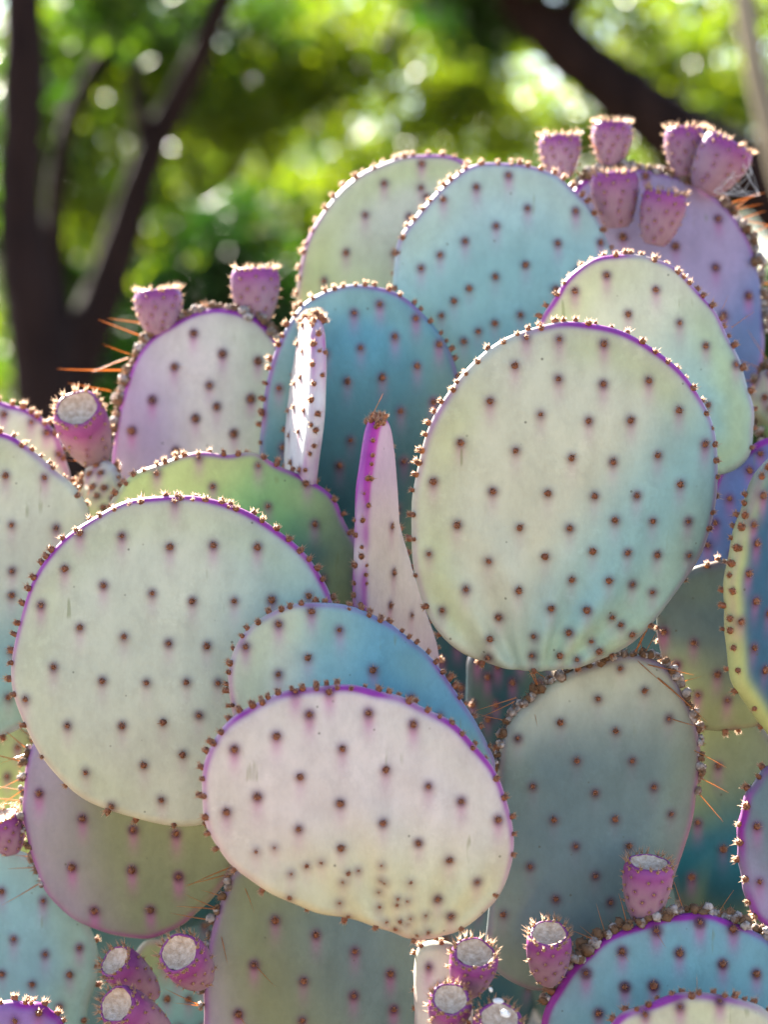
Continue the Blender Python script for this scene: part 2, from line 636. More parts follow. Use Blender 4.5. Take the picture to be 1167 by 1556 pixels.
# shrubs and trees behind
SHRUB = [
    # px, d, half width px, top row, leaf material, leaves, label
    (360, 10.5, 210, 290, 2, 7000, "deep green bushy shrub between the leaning limbs and the tall green pad"),
    (130, 11.5, 190, 250, 1, 6000, "mid green shrub seen between the dark trunks"),
    (-120, 9.5, 170, 420, 0, 3500, "yellow green shrub beside the dark upright trunk"),
    (560, 12.5, 250, 120, 0, 9500, "tall bright yellow green shrub above the tall green pad"),
    (290, 14.0, 250, 130, 0, 8500, "sunlit yellow green shrub behind the deep green one"),
    (830, 13.0, 200, 170, 1, 7000, "mid green shrub under the gap of sky beside the diagonal limb"),
    (1040, 14.5, 190, 40, 0, 8000, "pale sunlit green shrub above the diagonal limb"),
    (20, 15.5, 260, 60, 1, 8000, "tall mid green shrub far behind the dark upright trunk"),
    (700, 17.0, 330, 130, 1, 9000, "far green shrub filling in behind the bright yellow green one"),
    (450, 18.0, 300, 40, 2, 9000, "far deep green shrub rising behind the sunlit ones"),
    (930, 16.0, 170, 140, 1, 6000, "far green shrub behind the thick diagonal limb"),
    (1230, 10.5, 170, 330, 2, 5000, "dark green shrub under the diagonal limb by the web"),
]
ROW = "green shrub in the row beyond the trees"
SHRUB += [(-520, 12.0, 260, 150, 1, 6000, ROW), (-1000, 13.5, 300, 60, 2, 6000, ROW), (-1600, 12.5, 320, 120, 0, 6000, ROW), (-2300, 13.0, 340, 90, 1, 6000, ROW),
          (1620, 12.0, 260, 120, 1, 6000, ROW), (2100, 13.0, 300, 60, 2, 6000, ROW), (2700, 12.5, 320, 120, 0, 6000, ROW), (3400, 13.0, 340, 90, 1, 6000, ROW)]
for i, (px, d, hw, top, lm, cnt, lab) in enumerate(SHRUB):
    k = d / F_PX
    b = ground_at(px, d)
    ztop = at(px, top, d).z
    root = tag(link("shrub", None, loc=b), lab, "shrub", "shrubs beyond the trees")
    s = Soup()
    rr = random.Random(i)
    for j in range(6):
        a = rr.uniform(0, 6.28)
        v, t = tube([(0.04 * math.cos(a), .04 * math.sin(a), 0), (hw * k * .25 * math.cos(a), hw * k * .25 * math.sin(a), ztop * .4), (hw * k * .55 * math.cos(a), hw * k * .55 * math.sin(a), ztop * .82)], [.035, .022, .008], 7, .06, j)
        s.add(v, t)
    link("stems", s.mesh("stems", M_BARK), root)
    blobs = []
    for j in range(7):
        a = rr.uniform(0, 6.28)
        q = rr.uniform(0.1, 0.62)
        zz = rr.uniform(0.25, 0.78) * ztop
        rz = min(ztop - zz, 0.34 * ztop) * rr.uniform(.8, 1.0)
        blobs.append(((b.x + hw * k * q * math.cos(a), b.y + hw * k * q * math.sin(a) * .8, zz), (hw * k * .5, hw * k * .45, rz), cnt // 7))
    blobs.append(((b.x, b.y, ztop * .72), (hw * k * .6, hw * k * .5, ztop * .27), cnt // 4))
    leaf_cloud("foliage", blobs, M_LEAF[lm], 0.042, root, b, 70 + i)

# ------------------------------------------------------------------ the cactus
CX = Vector((0.0, 1.58, -0.02))
cactus = link("prickly_pear_cactus", None, loc=CX)
tag(cactus, "blue green prickly pear cactus with purple rimmed pads and purple fruit", "cactus")

PAL = {
    'grey': (0.745, 0.735, 0.605),
    'navy': (0.075, 0.240, 0.350),
    'deep': (0.055, 0.18, 0.21),  # teal darkened to paint the shade between pads
    'pale': (0.600, 0.710, 0.685),
    'white': (0.80, 0.79, 0.80),  # skin whitened to carry direct sun in its colour
    'pink': (0.830, 0.745, 0.700),
    'cream': (0.780, 0.740, 0.550),
    'lime': (0.660, 0.700, 0.340),
    'green': (0.330, 0.540, 0.260),
    'blue': (0.240, 0.475, 0.555),
    'sky': (0.440, 0.625, 0.610),
    'teal': (0.080, 0.300, 0.360),
    'dusk': (0.290, 0.370, 0.370),  # old pad blue grey, with shade from overhanging pads mixed in
    'moss': (0.400, 0.410, 0.270),
    'lilac': (0.580, 0.480, 0.620),
    'mauve': (0.520, 0.330, 0.560),
    'indigo': (0.255, 0.335, 0.520),
}
PURPLE = np.array((0.22, 0.012, 0.20))
HALO = np.array((0.050, 0.012, 0.022))
TAIL = np.array((0.30, 0.075, 0.20))
CORKC = np.array((0.13, 0.085, 0.035))


def smooth_noise_1d(n, k, g):
    a = np.zeros(n)
    th = np.linspace(0, 2 * np.pi, n, endpoint=False)
    for m in range(1, k + 1):
        a += g.normal() / m ** 0.7 * np.cos(m * th + g.uniform(0, 6.28))
    return a / (np.std(a) + 1e-9)


class Pad:
    count_areole = 0

    def __init__(self, outline, d=None, lean=0, yaw=0, world_frame=None, T=0.022, rim=0.0050,
                 cols=('grey', 'grey', 'grey'), gdir=(0, 1), purple=0.7, lime=0.25, old=0.0, seed=1,
                 hi=True, label=None, warp=0.0024, wrinkle=0.0, upbias=0.85, tail=0.5, halo=0.85, bend=0.0, limew=(.012, .014), gk=1.0, gs=0.0):
        g = np.random.default_rng(seed)
        self.seed = seed
        rnd = random.Random(seed)
        if world_frame is None:
            ox = sum(p[0] for p in outline) / len(outline)
            oy = sum(p[1] for p in outline) / len(outline)
            C = at(ox, oy, d)
            n = Vector((math.sin(R(yaw)) * math.cos(R(lean)), -math.cos(R(yaw)) * math.cos(R(lean)), math.sin(R(lean))))
            v = (Vector((0, 0, 1)) - n * n.z).normalized()
            u = v.cross(n)
            pts = []
            for (x, y) in outline:
                r_ = ray(x, y)
                t = (C - CAM_P).dot(n) / r_.dot(n)
                P = CAM_P + r_ * t - C
                pts.append((P.dot(u), P.dot(v)))
        else:
            C, u, v, n = world_frame
            pts = outline
        self.C, self.u, self.v, self.n = C, u, v, n
        pts = np.array(pts)
        # closed catmull-rom, resampled by angle count
        NA = 256 if hi else 128
        m = len(pts)
        dense = []
        for i in range(m):
            p0, p1, p2, p3 = pts[i - 1], pts[i], pts[(i + 1) % m], pts[(i + 2) % m]
            for k in range(24):
                t = k / 24
                dense.append(0.5 * (2 * p1 + (-p0 + p2) * t + (2 * p0 - 5 * p1 + 4 * p2 - p3) * t * t + (-p0 + 3 * p1 - 3 * p2 + p3) * t ** 3))
        dense = np.array(dense)
        seg = np.linalg.norm(np.roll(dense, -1, 0) - dense, axis=1)
        s = np.concatenate([[0], np.cumsum(seg)])
        tot = s[-1]
        q = np.linspace(0, tot, NA, endpoint=False)
        dd = np.vstack([dense, dense[:1]])
        O = np.stack([np.interp(q, s, dd[:, 0]), np.interp(q, s, dd[:, 1])], 1)
        # light smoothing
        for _ in range(3 if hi else 1):
            O = 0.25 * np.roll(O, 1, 0) + 0.5 * O + 0.25 * np.roll(O, -1, 0)
        area = 0.5 * np.sum(O[:, 0] * np.roll(O[:, 1], -1) - np.roll(O[:, 0], -1) * O[:, 1])
        if area < 0:
            O = O[::-1].copy()
        ctr = O.mean(0)
        self.O, self.ctr, self.per, self.NA = O, ctr, tot, NA
        Rl = np.linalg.norm(O - ctr, axis=1)
        self.Rl = Rl
        O2 = O + ((O - ctr) / Rl[:, None]) * (smooth_noise_1d(NA, 18, g) * 0.0008)[:, None]
        self.T, self.rim, self.warp, self.bend, self.wr = T, rim, warp, bend, wrinkle
        self.nz = [(g.uniform(18, 42), g.uniform(0, 6.28), g.uniform(0, 6.28), g.normal()) for _ in range(5)]
        # rings
        NR = 66 if hi else 26
        inner = np.linspace(0, 1, NR) * 0.945
        cosr = 1 - (1 - np.sin(np.linspace(0, 1, 11)[1:] * np.pi / 2)) * 0.055
        rf = np.concatenate([inner[1:], cosr])
        self.halo_pts = []
        self.rf, self.O2, self.g, self.hi = rf, O2, g, hi
        self.style = dict(cols=cols, gdir=gdir, purple=purple, lime=lime, old=old, upbias=upbias, tail=tail, halo=halo, limew=limew, gk=gk, gs=gs)
        self.obj = link("pad", None, cactus)  # data set in finish()
        bpy.data.objects.remove(self.obj)
        self.obj = None
        self.label = label
        self.face, self.rims, self.wools, self.spines = [], [], [], []
        self.rnd = rnd
        self.mat = Matrix((u, v, n)).transposed().to_4x4()
        self.mat.translation = C - CX

    # half thickness at edge distance e (m) and radius fraction rho
    def half(self, e, rho):
        r = self.rim
        e = np.clip(e, 0, None)
        w = np.where(e < r, np.sqrt(np.clip(r * r - (r - e) ** 2, 0, None)), r)
        return w + (self.T / 2 - r) * (1 - rho ** 2) * np.where(e < r, e / r, 1)

    def relief(self, uv):
        x, y = uv[..., 0], uv[..., 1]
        z = np.zeros_like(x)
        for k, a, b, c in self.nz:
            z = z + c * np.sin(k * (x * math.cos(a) + y * math.sin(a)) + b)
        z = z * self.warp * 0.45
        L_ = self.per / 6.28
        z = z + self.bend * (((y - self.ctr[1]) / L_) ** 2)
        if self.wr:
            base = self.O[np.argmin(self.O[:, 1])]
            dx, dy = x - base[0], y - base[1] + 0.02
            th = np.arctan2(dx, dy)
            rr = np.sqrt(dx * dx + dy * dy)
            z = z + self.wr * (np.sin(th * 17 + 0.8 * np.sin(rr * 60)) + .6 * np.sin(th * 9 + rr * 45)) * np.exp(-((rr - 0.055) / 0.05) ** 2)
        return z

    def rho_of(self, p):
        """radius fraction and edge distance of local point"""
        dlt = p - self.ctr
        a = np.arctan2(dlt[1], dlt[0])
        oa = np.arctan2(self.O[:, 1] - self.ctr[1], self.O[:, 0] - self.ctr[0])
        j = int(np.argmin(np.abs(np.angle(np.exp(1j * (oa - a))))))
        rho = np.linalg.norm(dlt) / self.Rl[j]
        e = np.min(np.linalg.norm(self.O - p, axis=1))
        return rho, (e if rho < 1 else 0.0), j

    def surf(self, p):
        rho, e, _ = self.rho_of(np.array(p))
        return float(self.half(np.array(e), min(rho, 1.0))) + float(self.relief(np.array(p)))

    def pixel_to_local(self, px, py):
        r_ = ray(px, py)
        h = self.T / 2
        p = None
        for _ in range(3):
            C = self.C + self.n * h
            t = (C - CAM_P).dot(self.n) / r_.dot(self.n)
            P = CAM_P + r_ * t - self.C
            p = (P.dot(self.u), P.dot(self.v))
            h = self.surf(p)
        return p, h

    def add_face(self, pix, scale=1.0, halo=1.0):
        for (x, y) in pix:
            p, h = self.pixel_to_local(x, y)
            rho, e, j = self.rho_of(np.array(p))
            if rho > 0.985:
                self.rim_one(j, scale)
                continue
            ex = 0.002
            nx = -(self.surf((p[0] + ex, p[1])) - self.surf((p[0] - ex, p[1]))) / (2 * ex)
            ny = -(self.surf((p[0], p[1] + ex)) - self.surf((p[0], p[1] - ex))) / (2 * ex)
            d = Vector((nx, ny + 0.35, 1)).normalized()
            self.halo_pts.append((p[0], p[1], halo * self.rnd.uniform(.8, 1.15)))
            self.face.append((self.rnd.randrange(5), frame((p[0], p[1], h - 0.0002), d, scale * self.rnd.uniform(0.70, 1.10))))
        return self

    def scatter_face(self, n_cols, jitter=0.2, scale=1.0, box=None, halo=1.0):
        """diagonal lattice of areoles for pads without plotted positions"""
        lo, hi_ = self.O.min(0), self.O.max(0)
        st = (hi_[0] - lo[0]) / n_cols
        row = 0
        y = lo[1] + st * .4
        while y < hi_[1]:
            x = lo[0] + st * (0.5 + 0.5 * (row % 2))
            while x < hi_[0]:
                p = np.array((x + self.rnd.uniform(-jitter, jitter) * st, y + self.rnd.uniform(-jitter, jitter) * st))
                rho, e, j = self.rho_of(p)
                if rho < 0.93:
                    h = self.surf(p)
                    self.halo_pts.append((p[0], p[1], halo))
                    self.face.append((self.rnd.randrange(5), frame((p[0], p[1], h), (0, .3, 1), scale * self.rnd.uniform(.85, 1.2))))
                x += st
            y += st * 0.8
            row += 1
        return self

    def rim_pos(self, j, side):
        j = j % self.NA
        o = self.O[j]
        t = self.O[(j + 1) % self.NA] - self.O[j - 1]
        t = t / np.linalg.norm(t)
        out = np.array((t[1], -t[0]))
        a = side
        r = self.rim
        pos = (o[0] - out[0] * (r - r * math.cos(a) * .92), o[1] - out[1] * (r - r * math.cos(a) * .92), r * math.sin(a) * .92 + float(self.relief(o)))
        d = (out[0] * math.cos(a), out[1] * math.cos(a), math.sin(a))
        return Vector(pos), Vector(d)

    def rim_one(self, j, scale=1.0, side=None):
        side = self.rnd.uniform(-0.2, 0.8) if side is None else side
        pos, d = self.rim_pos(j, side)
        self.rims.append((self.rnd.randrange(6), frame(pos, d + Vector((0, .15, 0)), scale * self.rnd.uniform(.62, 1.08))))

    def add_rim(self, step=0.0065, scale=1.0, lo=0.25, skip_below=None):
        """tufts along the rim: dense at the top, sparse towards the base. lo = density at the base"""
        ymin, ymax = self.O[:, 1].min(), self.O[:, 1].max()
        s = 0.0
        ds = self.per / self.NA
        nxt = 0
        for j in range(self.NA):
            if s >= nxt:
                f = (self.O[j, 1] - ymin) / (ymax - ymin)
                if skip_below is None or f > skip_below:
                    dens = lo + (1 - lo) * min(1, max(0, (f - 0.25) / 0.55))
                    self.rim_one(j, scale, self.rnd.choice((-.35, 0.0, 0.35, 0.6, .8)))
                    if self.rnd.random() < 0.35 * dens:
                        self.rim_one(j, scale * .85, self.rnd.choice((-.7, .9)))
                    nxt = s + step / dens * self.rnd.uniform(.6, 1.45)
                else:
                    nxt = s + step
            s += ds
        return self

    def add_wool(self, a0, a1, step=0.0075, scale=1.0, spine=0.4, slen=(0.018, 0.032)):
        """woolly areoles and spines on an old rim between two directions (degrees, 0 = right, 90 = up)"""
        oa = np.degrees(np.arctan2(self.O[:, 1] - self.ctr[1], self.O[:, 0] - self.ctr[0])) % 360
        a0 %= 360
        span = (a1 - a0) % 360
        idx = [j for j in range(self.NA) if (oa[j] - a0) % 360 <= span]
        idx.sort(key=lambda j: (oa[j] - a0) % 360)
        ds = self.per / self.NA
        acc = 1e9
        for j in idx:
            acc += ds
            if acc >= step * self.rnd.uniform(.7, 1.3):
                acc = 0
                pos, d = self.rim_pos(j, self.rnd.uniform(-.4, .6))
                self.wools.append((self.rnd.randrange(5), frame(pos, d, scale * self.rnd.uniform(.75, 1.3))))
                if self.rnd.random() < spine:
                    for _ in range(self.rnd.choice((1, 1, 2))):
                        dv = (d + Vector((self.rnd.uniform(-.5, .5), self.rnd.uniform(-.45, .45), self.rnd.uniform(-.4, .4)))).normalized()
                        self.spines.append(frame(pos, dv, self.rnd.uniform(*slen)))
        return self

    def crown(self, n, span=0.012, scale=1.1):
        """crowded tufts round the very tip"""
        ds = self.per / self.NA
        j0 = int(np.argmax(self.O[:, 1]))
        for _ in range(n):
            self.rim_one(j0 + int(self.rnd.uniform(-span, span) / ds), scale, self.rnd.uniform(-1.3, 1.3))
        return self

    def spine_px(self, items, depth_off=0.0):
        """spines given by base and tip pixel; both lie at the pad's own depth"""
        for (x0, y0, x1, y1) in items:
            p, h = self.pixel_to_local(x0, y0)
            a = Vector((p[0], p[1], min(h, self.T / 2)))
            p2, _ = self.pixel_to_local(x1, y1)
            b = Vector((p2[0], p2[1], a.z + 0.006 + depth_off))
            self.spines.append(frame(a, b - a, (b - a).length))
        return self

    def finish(self, individual=False):
        rf, O2, ctr, NA = self.rf, self.O2, self.ctr, self.NA
        st = self.style
        nr = len(rf)
        g = self.g
        ringF = ctr + rf[:, None, None] * (O2 - ctr)[None]
        rho = np.repeat(rf[:, None], NA, 1)
        # distance to edge ~ radial distance times cosine of the outline's slant
        t = np.roll(O2, -1, 0) - np.roll(O2, 1, 0)
        t /= np.linalg.norm(t, axis=1)[:, None]
        out = np.stack([t[:, 1], -t[:, 0]], 1)
        rad = (O2 - ctr) / np.linalg.norm(O2 - ctr, axis=1)[:, None]
        cosf = np.clip((out * rad).sum(1), .35, 1)
        e = (1 - rf)[:, None] * (np.linalg.norm(O2 - ctr, axis=1) * cosf)[None]
        wF = self.half(e, rho)
        rl = self.relief(ringF)
        bump = np.zeros_like(rho)
        halo = np.zeros_like(rho)
        tail = np.zeros_like(rho)
        for (x, y, k) in self.halo_pts:
            dx, dy = ringF[..., 0] - x, ringF[..., 1] - y
            r2 = dx * dx + dy * dy
            bump += 0.0007 * np.exp(-r2 / 0.0034 ** 2)
            halo = np.maximum(halo, k * np.exp(-r2 / 0.0034 ** 2))
            ex = 0.0026 + 0.10 * np.clip(-dy, 0, .02)
            tail = np.maximum(tail, k * np.exp(-(dx / ex) ** 2) * np.where(dy < 0, np.exp(-(dy / 0.011) ** 2), np.exp(-(dy / 0.003) ** 2)))
        zF = wF + rl + bump
        zB = -wF + rl
        # ---- pigment, with some shade and rim glow painted in
        c0, c1, c2 = (np.array(PAL[c]) for c in st['cols'])
        gd = np.array(st['gdir'], float)
        gd /= np.linalg.norm(gd)
        L_ = self.per / 6.28
        s = ((ringF - ctr) @ gd) / L_
        nz = np.zeros_like(s)
        for k, a, b, c in self.nz:
            nz += c * np.sin(0.8 * k * (ringF[..., 0] * math.cos(a + 1) + ringF[..., 1] * math.sin(a + 1)) + b * 2)
        s = (s + st['gs']) * st['gk'] + 0.16 * nz
        w2 = np.clip(s * 1.0, 0, 1)[..., None]
        w0 = np.clip(-s * 1.0, 0, 1)[..., None]
        w2 = w2 * w2 * (3 - 2 * w2); w0 = w0 * w0 * (3 - 2 * w0)
        col = (c1 * (1 - w0 - w2).clip(0, 1) + c0 * w0 + c2 * w2) ** 1.5 * 0.60
        an = smooth_noise_1d(NA, 6, g)
        an2 = smooth_noise_1d(NA, 22, g)
        up = np.clip(0.5 + (O2[:, 1] - ctr[1]) / (2 * L_), 0, 1)
        ub = st['upbias']
        upf = (1 - ub) + ub * (up * up * (3 - 2 * up))
        lime = st['lime'] * np.exp(-((e - st['limew'][0]) / st['limew'][1]) ** 2) * np.clip(.7 + .4 * an, 0, 1)[None]  # yellow green margin, with glow of light through the pad painted in
        col = col * (1 - lime[..., None]) + np.array(PAL['lime']) ** 1.5 * .6 * lime[..., None]
        if st['old']:
            ck = st['old'] * np.exp(-(e / 0.004)) * np.clip(.6 + .6 * an2, 0, 1)[None]
            col = col * (1 - ck[..., None]) + CORKC * ck[..., None]
        pp = st['purple'] * upf[None] * np.clip(0.80 + 0.26 * an + .24 * an2, 0.08, 1.2)[None]
        pu = np.clip(pp * (1.0 * np.exp(-((e - .0016) / 0.0019) ** 2) + 0.20 * np.exp(-e / 0.0075)), 0, .95)[..., None]
        col = col * (1 - pu) + PURPLE * pu
        tl = np.clip(tail * st['tail'] * (0.35 + 0.9 * upf[None] * np.exp(-e / 0.045) * 1.3), 0, .6)[..., None]
        col = col * (1 - tl) + TAIL * tl
        hl = np.clip(halo * st['halo'], 0, .9)[..., None]
        colF = col * (1 - hl) + HALO * hl
        # ---- assemble: centre + rings front, coarser rings back
        vF = np.concatenate([ringF, zF[..., None]], 2).reshape(-1, 3)
        cF = colF.reshape(-1, 3)
        cz = float(self.half(np.array(self.Rl.mean()), 0.0))
        cr = float(self.relief(ctr))
        kb = [i for i in range(nr - 2, -1, -1) if (i >= nr - 10 or i % 3 == 0)]
        vB = np.concatenate([ringF[kb], zB[kb][..., None]], 2).reshape(-1, 3)
        cB = col[kb].reshape(-1, 3)
        verts = np.concatenate([vF, vB, [[ctr[0], ctr[1], cz + cr], [ctr[0], ctr[1], -cz + cr]]])
        cols = np.concatenate([cF, cB, [cF[0], cB[-1]]])
        nring = nr + len(kb)
        j = np.arange(NA); j2 = (j + 1) % NA
        quads = []
        for i in range(nring - 1):
            a, b_ = i * NA, (i + 1) * NA
            quads.append(np.stack([a + j, b_ + j, b_ + j2, a + j2], 1))
        quads = np.concatenate(quads)
        cf, cb = len(verts) - 2, len(verts) - 1
        last = (nring - 1) * NA
        tris = np.concatenate([np.stack([np.full(NA, cf), j, j2], 1), np.stack([np.full(NA, cb), last + j2, last + j], 1)])
        me = mesh_np("pad", verts, quads=quads, tris=tris, mat=M_PAD, col=cols)
        o = link("pad", me, cactus, self.mat)
        self.obj = o
        if self.label:
            o["label"] = self.label
        # ---- tufts
        if individual:
            for k, m in self.face:
                link("areole", AREOLE_MESH[k], o, m)
                Pad.count_areole += 1
            for k, m in self.rims:
                if Pad.count_areole < 300:
                    link("areole", RIM_MESH[k], o, m)
                    Pad.count_areole += 1
                else:
                    individual = False
                    break
            rest = [] if individual else [("r", k, m) for k, m in self.rims]
            if not individual:
                done = sum(1 for c in o.children) - len(self.face)
                rest = [("r", k, m) for k, m in self.rims[done:]]
        else:
            rest = [("f", k, m) for k, m in self.face] + [("r", k, m) for k, m in self.rims]
        if rest:
            arrs = {("f", k): FACE_V[k] for k in range(5)}
            arrs.update({("r", k): RIM_V[k] for k in range(6)})
            tag(link("glochid_tufts", replicate(arrs, [((t_, k), m) for t_, k, m in rest]).mesh("glochid_tufts", M_TUFT, mat2=M_HAIR), o), kind="stuff")
        if self.wools:
            tag(link("woolly_areoles", replicate({k: WOOL_V[k] for k in range(5)}, self.wools).mesh("woolly_areoles", M_WOOL, mat2=M_HAIR), o), kind="stuff")
        for m in self.spines:
            link("spine", SPINE, o, m)
        return self


PADS = {}


def P(name, *a, **k):
    PADS[name] = Pad(*a, seed=len(PADS) + 3, **k)
    return PADS[name]


# --- big upright pad in front on the right
P('A', [(845, 489), (770, 513), (712, 557), (668, 611), (641, 671), (626, 740), (623, 800), (629, 870), (646, 930), (673, 970), (712, 1000), (770, 1017), (830, 1021), (890, 1011), (945, 987), (990, 945), (1035, 885), (1068, 830), (1086, 760), (1088, 690), (1074, 630), (1045, 580), (1000, 535), (950, 505), (900, 491)],
  1.43, lean=-3, yaw=4, cols=('grey', 'grey', 'sky'), gdir=(0.9, -.5), purple=.9, lime=.45, wrinkle=.0024, T=.026,
  label="large round pale grey green pad with purple upper rim").add_face(
    [(850, 516), (918, 523), (783, 556), (849, 576), (917, 584), (986, 579), (1032, 624), (745, 610), (822, 630), (895, 640), (959, 639), (1072, 675), (700, 673), (784, 685), (869, 696), (932, 702), (1000, 692), (1034, 736), (659, 732), (749, 747), (833, 750), (904, 754), (968, 753), (800, 514),
     (695, 798), (790, 802), (866, 803), (935, 791), (992, 792), (1046, 792), (652, 842), (743, 853), (829, 846), (901, 838), (954, 840), (999, 843), (1047, 844), (708, 896), (788, 898), (869, 881), (926, 883), (961, 888), (992, 900), (672, 928), (758, 938), (838, 925), (893, 928), (930, 938), (944, 950), (744, 972), (812, 967), (866, 962), (899, 975), (742, 999), (809, 996), (852, 997), (878, 1003), (911, 990), (961, 964)]).add_rim(.0068, 1.0, .28).finish(True)
# --- big pad on the left
P('B', [(270, 756), (200, 763), (140, 787), (97, 817), (62, 857), (37, 910), (21, 965), (15, 1020), (23, 1065), (46, 1120), (81, 1170), (130, 1212), (185, 1239), (250, 1255), (310, 1254), (380, 1240), (440, 1190), (490, 1110), (512, 1020), (508, 930), (495, 888), (470, 848), (430, 812), (385, 782), (330, 763)],
  1.465, lean=4, yaw=-4, cols=('sky', 'grey', 'grey'), gdir=(-.9, .1), purple=.9, lime=.25, T=.025,
  label="large round pale pad with a purple rim and widely spaced areoles").add_face(
    [(121, 811), (185, 815), (258, 832), (324, 829), (391, 832), (98, 865), (157, 890), (231, 902), (292, 914), (356, 914), (413, 912), (469, 906), (62, 920), (121, 954), (188, 968), (256, 978), (314, 982), (81, 1014), (155, 1035), (222, 1038), (283, 1037), (331, 1038), (38, 1063), (102, 1103), (185, 1103), (247, 1098), (302, 1087), (277, 1147), (218, 1163), (130, 1174), (245, 1216), (169, 1225), (266, 763)], 1.08, 1.1).add_rim(.0066, 1.05, .3).finish(True)
# --- front pink pad
P('C', [(480, 1039), (420, 1051), (375, 1071), (339, 1101), (314, 1140), (306, 1190), (309, 1240), (323, 1280), (353, 1320), (400, 1352), (460, 1379), (520, 1395), (575, 1408), (625, 1428), (660, 1424), (710, 1404), (750, 1365), (775, 1315), (781, 1260), (769, 1210), (749, 1170), (714, 1126), (665, 1087), (610, 1062), (545, 1043)],
  1.375, lean=-2, yaw=3, cols=('cream', 'pink', 'pink'), gdir=(-.2, 1), purple=.95, lime=.12, wrinkle=.0013, T=.025, tail=.6,
  label="pale pink broad pad with a vivid purple rim, crowded areoles at its base").add_face(
    [(409, 1059), (449, 1051), (500, 1052), (470, 1086), (560, 1084), (628, 1101), (420, 1119), (356, 1139), (520, 1138), (586, 1170), (456, 1181), (651, 1195), (391, 1211), (517, 1221), (701, 1218), (344, 1234),
     (454, 1260), (582, 1251), (636, 1281), (757, 1246), (683, 1307), (518, 1289), (725, 1340), (665, 1366), (685, 1392)], 1.0, 1.1).add_face(
    [(417, 1288), (389, 1294), (488, 1311), (466, 1316), (442, 1328), (544, 1323), (529, 1327), (580, 1315), (521, 1340), (585, 1341), (576, 1355), (624, 1341), (604, 1366), (619, 1369), (603, 1374), (576, 1378), (440, 1364), (516, 1372), (529, 1393), (587, 1401), (608, 1400), (624, 1395), (618, 1403), (646, 1391), (602, 1411), (650, 1416), (635, 1421), (580, 1338)], .72, .55).add_rim(.0064, 1.0, .33).finish(True)
# --- blue pad just behind it
P('D', [(495, 916), (440, 919), (400, 936), (370, 961), (350, 1000), (346, 1050), (358, 1110), (400, 1200), (520, 1260), (640, 1260), (720, 1220), (750, 1170), (740, 1130), (710, 1076), (670, 1016), (620, 966), (560, 931)],
  1.425, lean=6, yaw=6, cols=('grey', 'sky', 'blue'), gdir=(.8, -.6), purple=1.0, lime=.45,
  label="blue green pad with bright purple rim behind the pink pad").add_face(
    [(423, 949), (516, 958), (373, 983), (468, 1000), (567, 1019), (423, 1025), (625, 1062), (473, 930), (345, 1040), (668, 1090)]).add_rim(.0060, 1.05, .5).finish(True)
# --- green pad in the middle left
P('N', [(340, 686), (270, 693), (212, 716), (177, 746), (162, 790), (172, 860), (230, 940), (350, 1000), (480, 990), (538, 930), (545, 862), (531, 802), (505, 757), (460, 722), (400, 696)],
  1.535, lean=6, yaw=4, gk=1.5, cols=('lime', 'green', 'deep'), gdir=(.75, -.6), purple=.9, lime=.5,  # lower right runs to dark teal, shade put into the colour
  label="green pad with purple rim above the large left pad").add_face(
    [(238, 720), (302, 697), (323, 740), (392, 708), (407, 770), (478, 797), (467, 733), (440, 850), (490, 880)]).add_rim(.0066, 1.0, .4).finish(True)
# --- blue pad in the middle
P('J', [(540, 431), (490, 441), (455, 466), (426, 510), (406, 560), (396, 620), (396, 690), (410, 760), (450, 830), (520, 880), (600, 880), (660, 820), (695, 720), (702, 620), (691, 550), (665, 500), (630, 461), (590, 438)],
  1.60, lean=4, yaw=3, gk=1.5, gs=.34, cols=('sky', 'blue', 'deep'), gdir=(.45, -.9), purple=.55, lime=.25,  # gradient paints the shade that neighbouring pads throw on the lower half
  label="blue pad with a dark teal lower half behind two edge-on pads").add_face(
    [(486, 478), (538, 476), (577, 463), (494, 538), (548, 529), (600, 512), (632, 484), (528, 580), (581, 574), (634, 557), (424, 590), (667, 524), (398, 629), (609, 625), (533, 669), (516, 708), (659, 611), (614, 701), (602, 771), (534, 818), (430, 680), (570, 730)]).add_rim(.0066, 1.05, .4).finish(False)
# --- tall green pad at the top
P('H', [(650, 233), (580, 249), (530, 276), (490, 321), (466, 370), (456, 420), (454, 470), (475, 560), (540, 640), (640, 640), (720, 540), (745, 420), (745, 310), (715, 250)],
  1.70, lean=5, yaw=-4, cols=('lime', 'grey', 'grey'), gdir=(.7, .3), purple=.7, lime=.6,
  label="pale yellow green tall pad at the top of the plant").add_face(
    [(584, 279), (640, 286), (555, 327), (526, 384), (641, 249), (648, 299), (493, 427), (622, 330), (600, 385)]).add_rim(.0070, 1.1, .4).finish(False)
# --- big blue pad at the top
P('I', [(790, 248), (722, 251), (680, 276), (641, 320), (611, 360), (600, 410), (602, 460), (620, 520), (660, 570), (720, 600), (800, 590), (880, 520), (922, 450), (931, 400), (915, 345), (880, 291), (840, 262)],
  1.645, lean=7, yaw=3, gs=-.3, cols=('pale', 'sky', 'blue'), gdir=(.3, -1), purple=.5, lime=.22,
  label="large smooth sky blue pad at the top of the plant").add_face(
    [(724, 285), (674, 304), (773, 267), (802, 317), (754, 344), (707, 367), (669, 388), (640, 408), (799, 403), (753, 421), (713, 439), (690, 458), (671, 480), (791, 479), (752, 492), (727, 504), (705, 519), (848, 370), (875, 321), (913, 369), (845, 440), (880, 410)]).add_rim(.0070, 1.1, .3).finish(False)
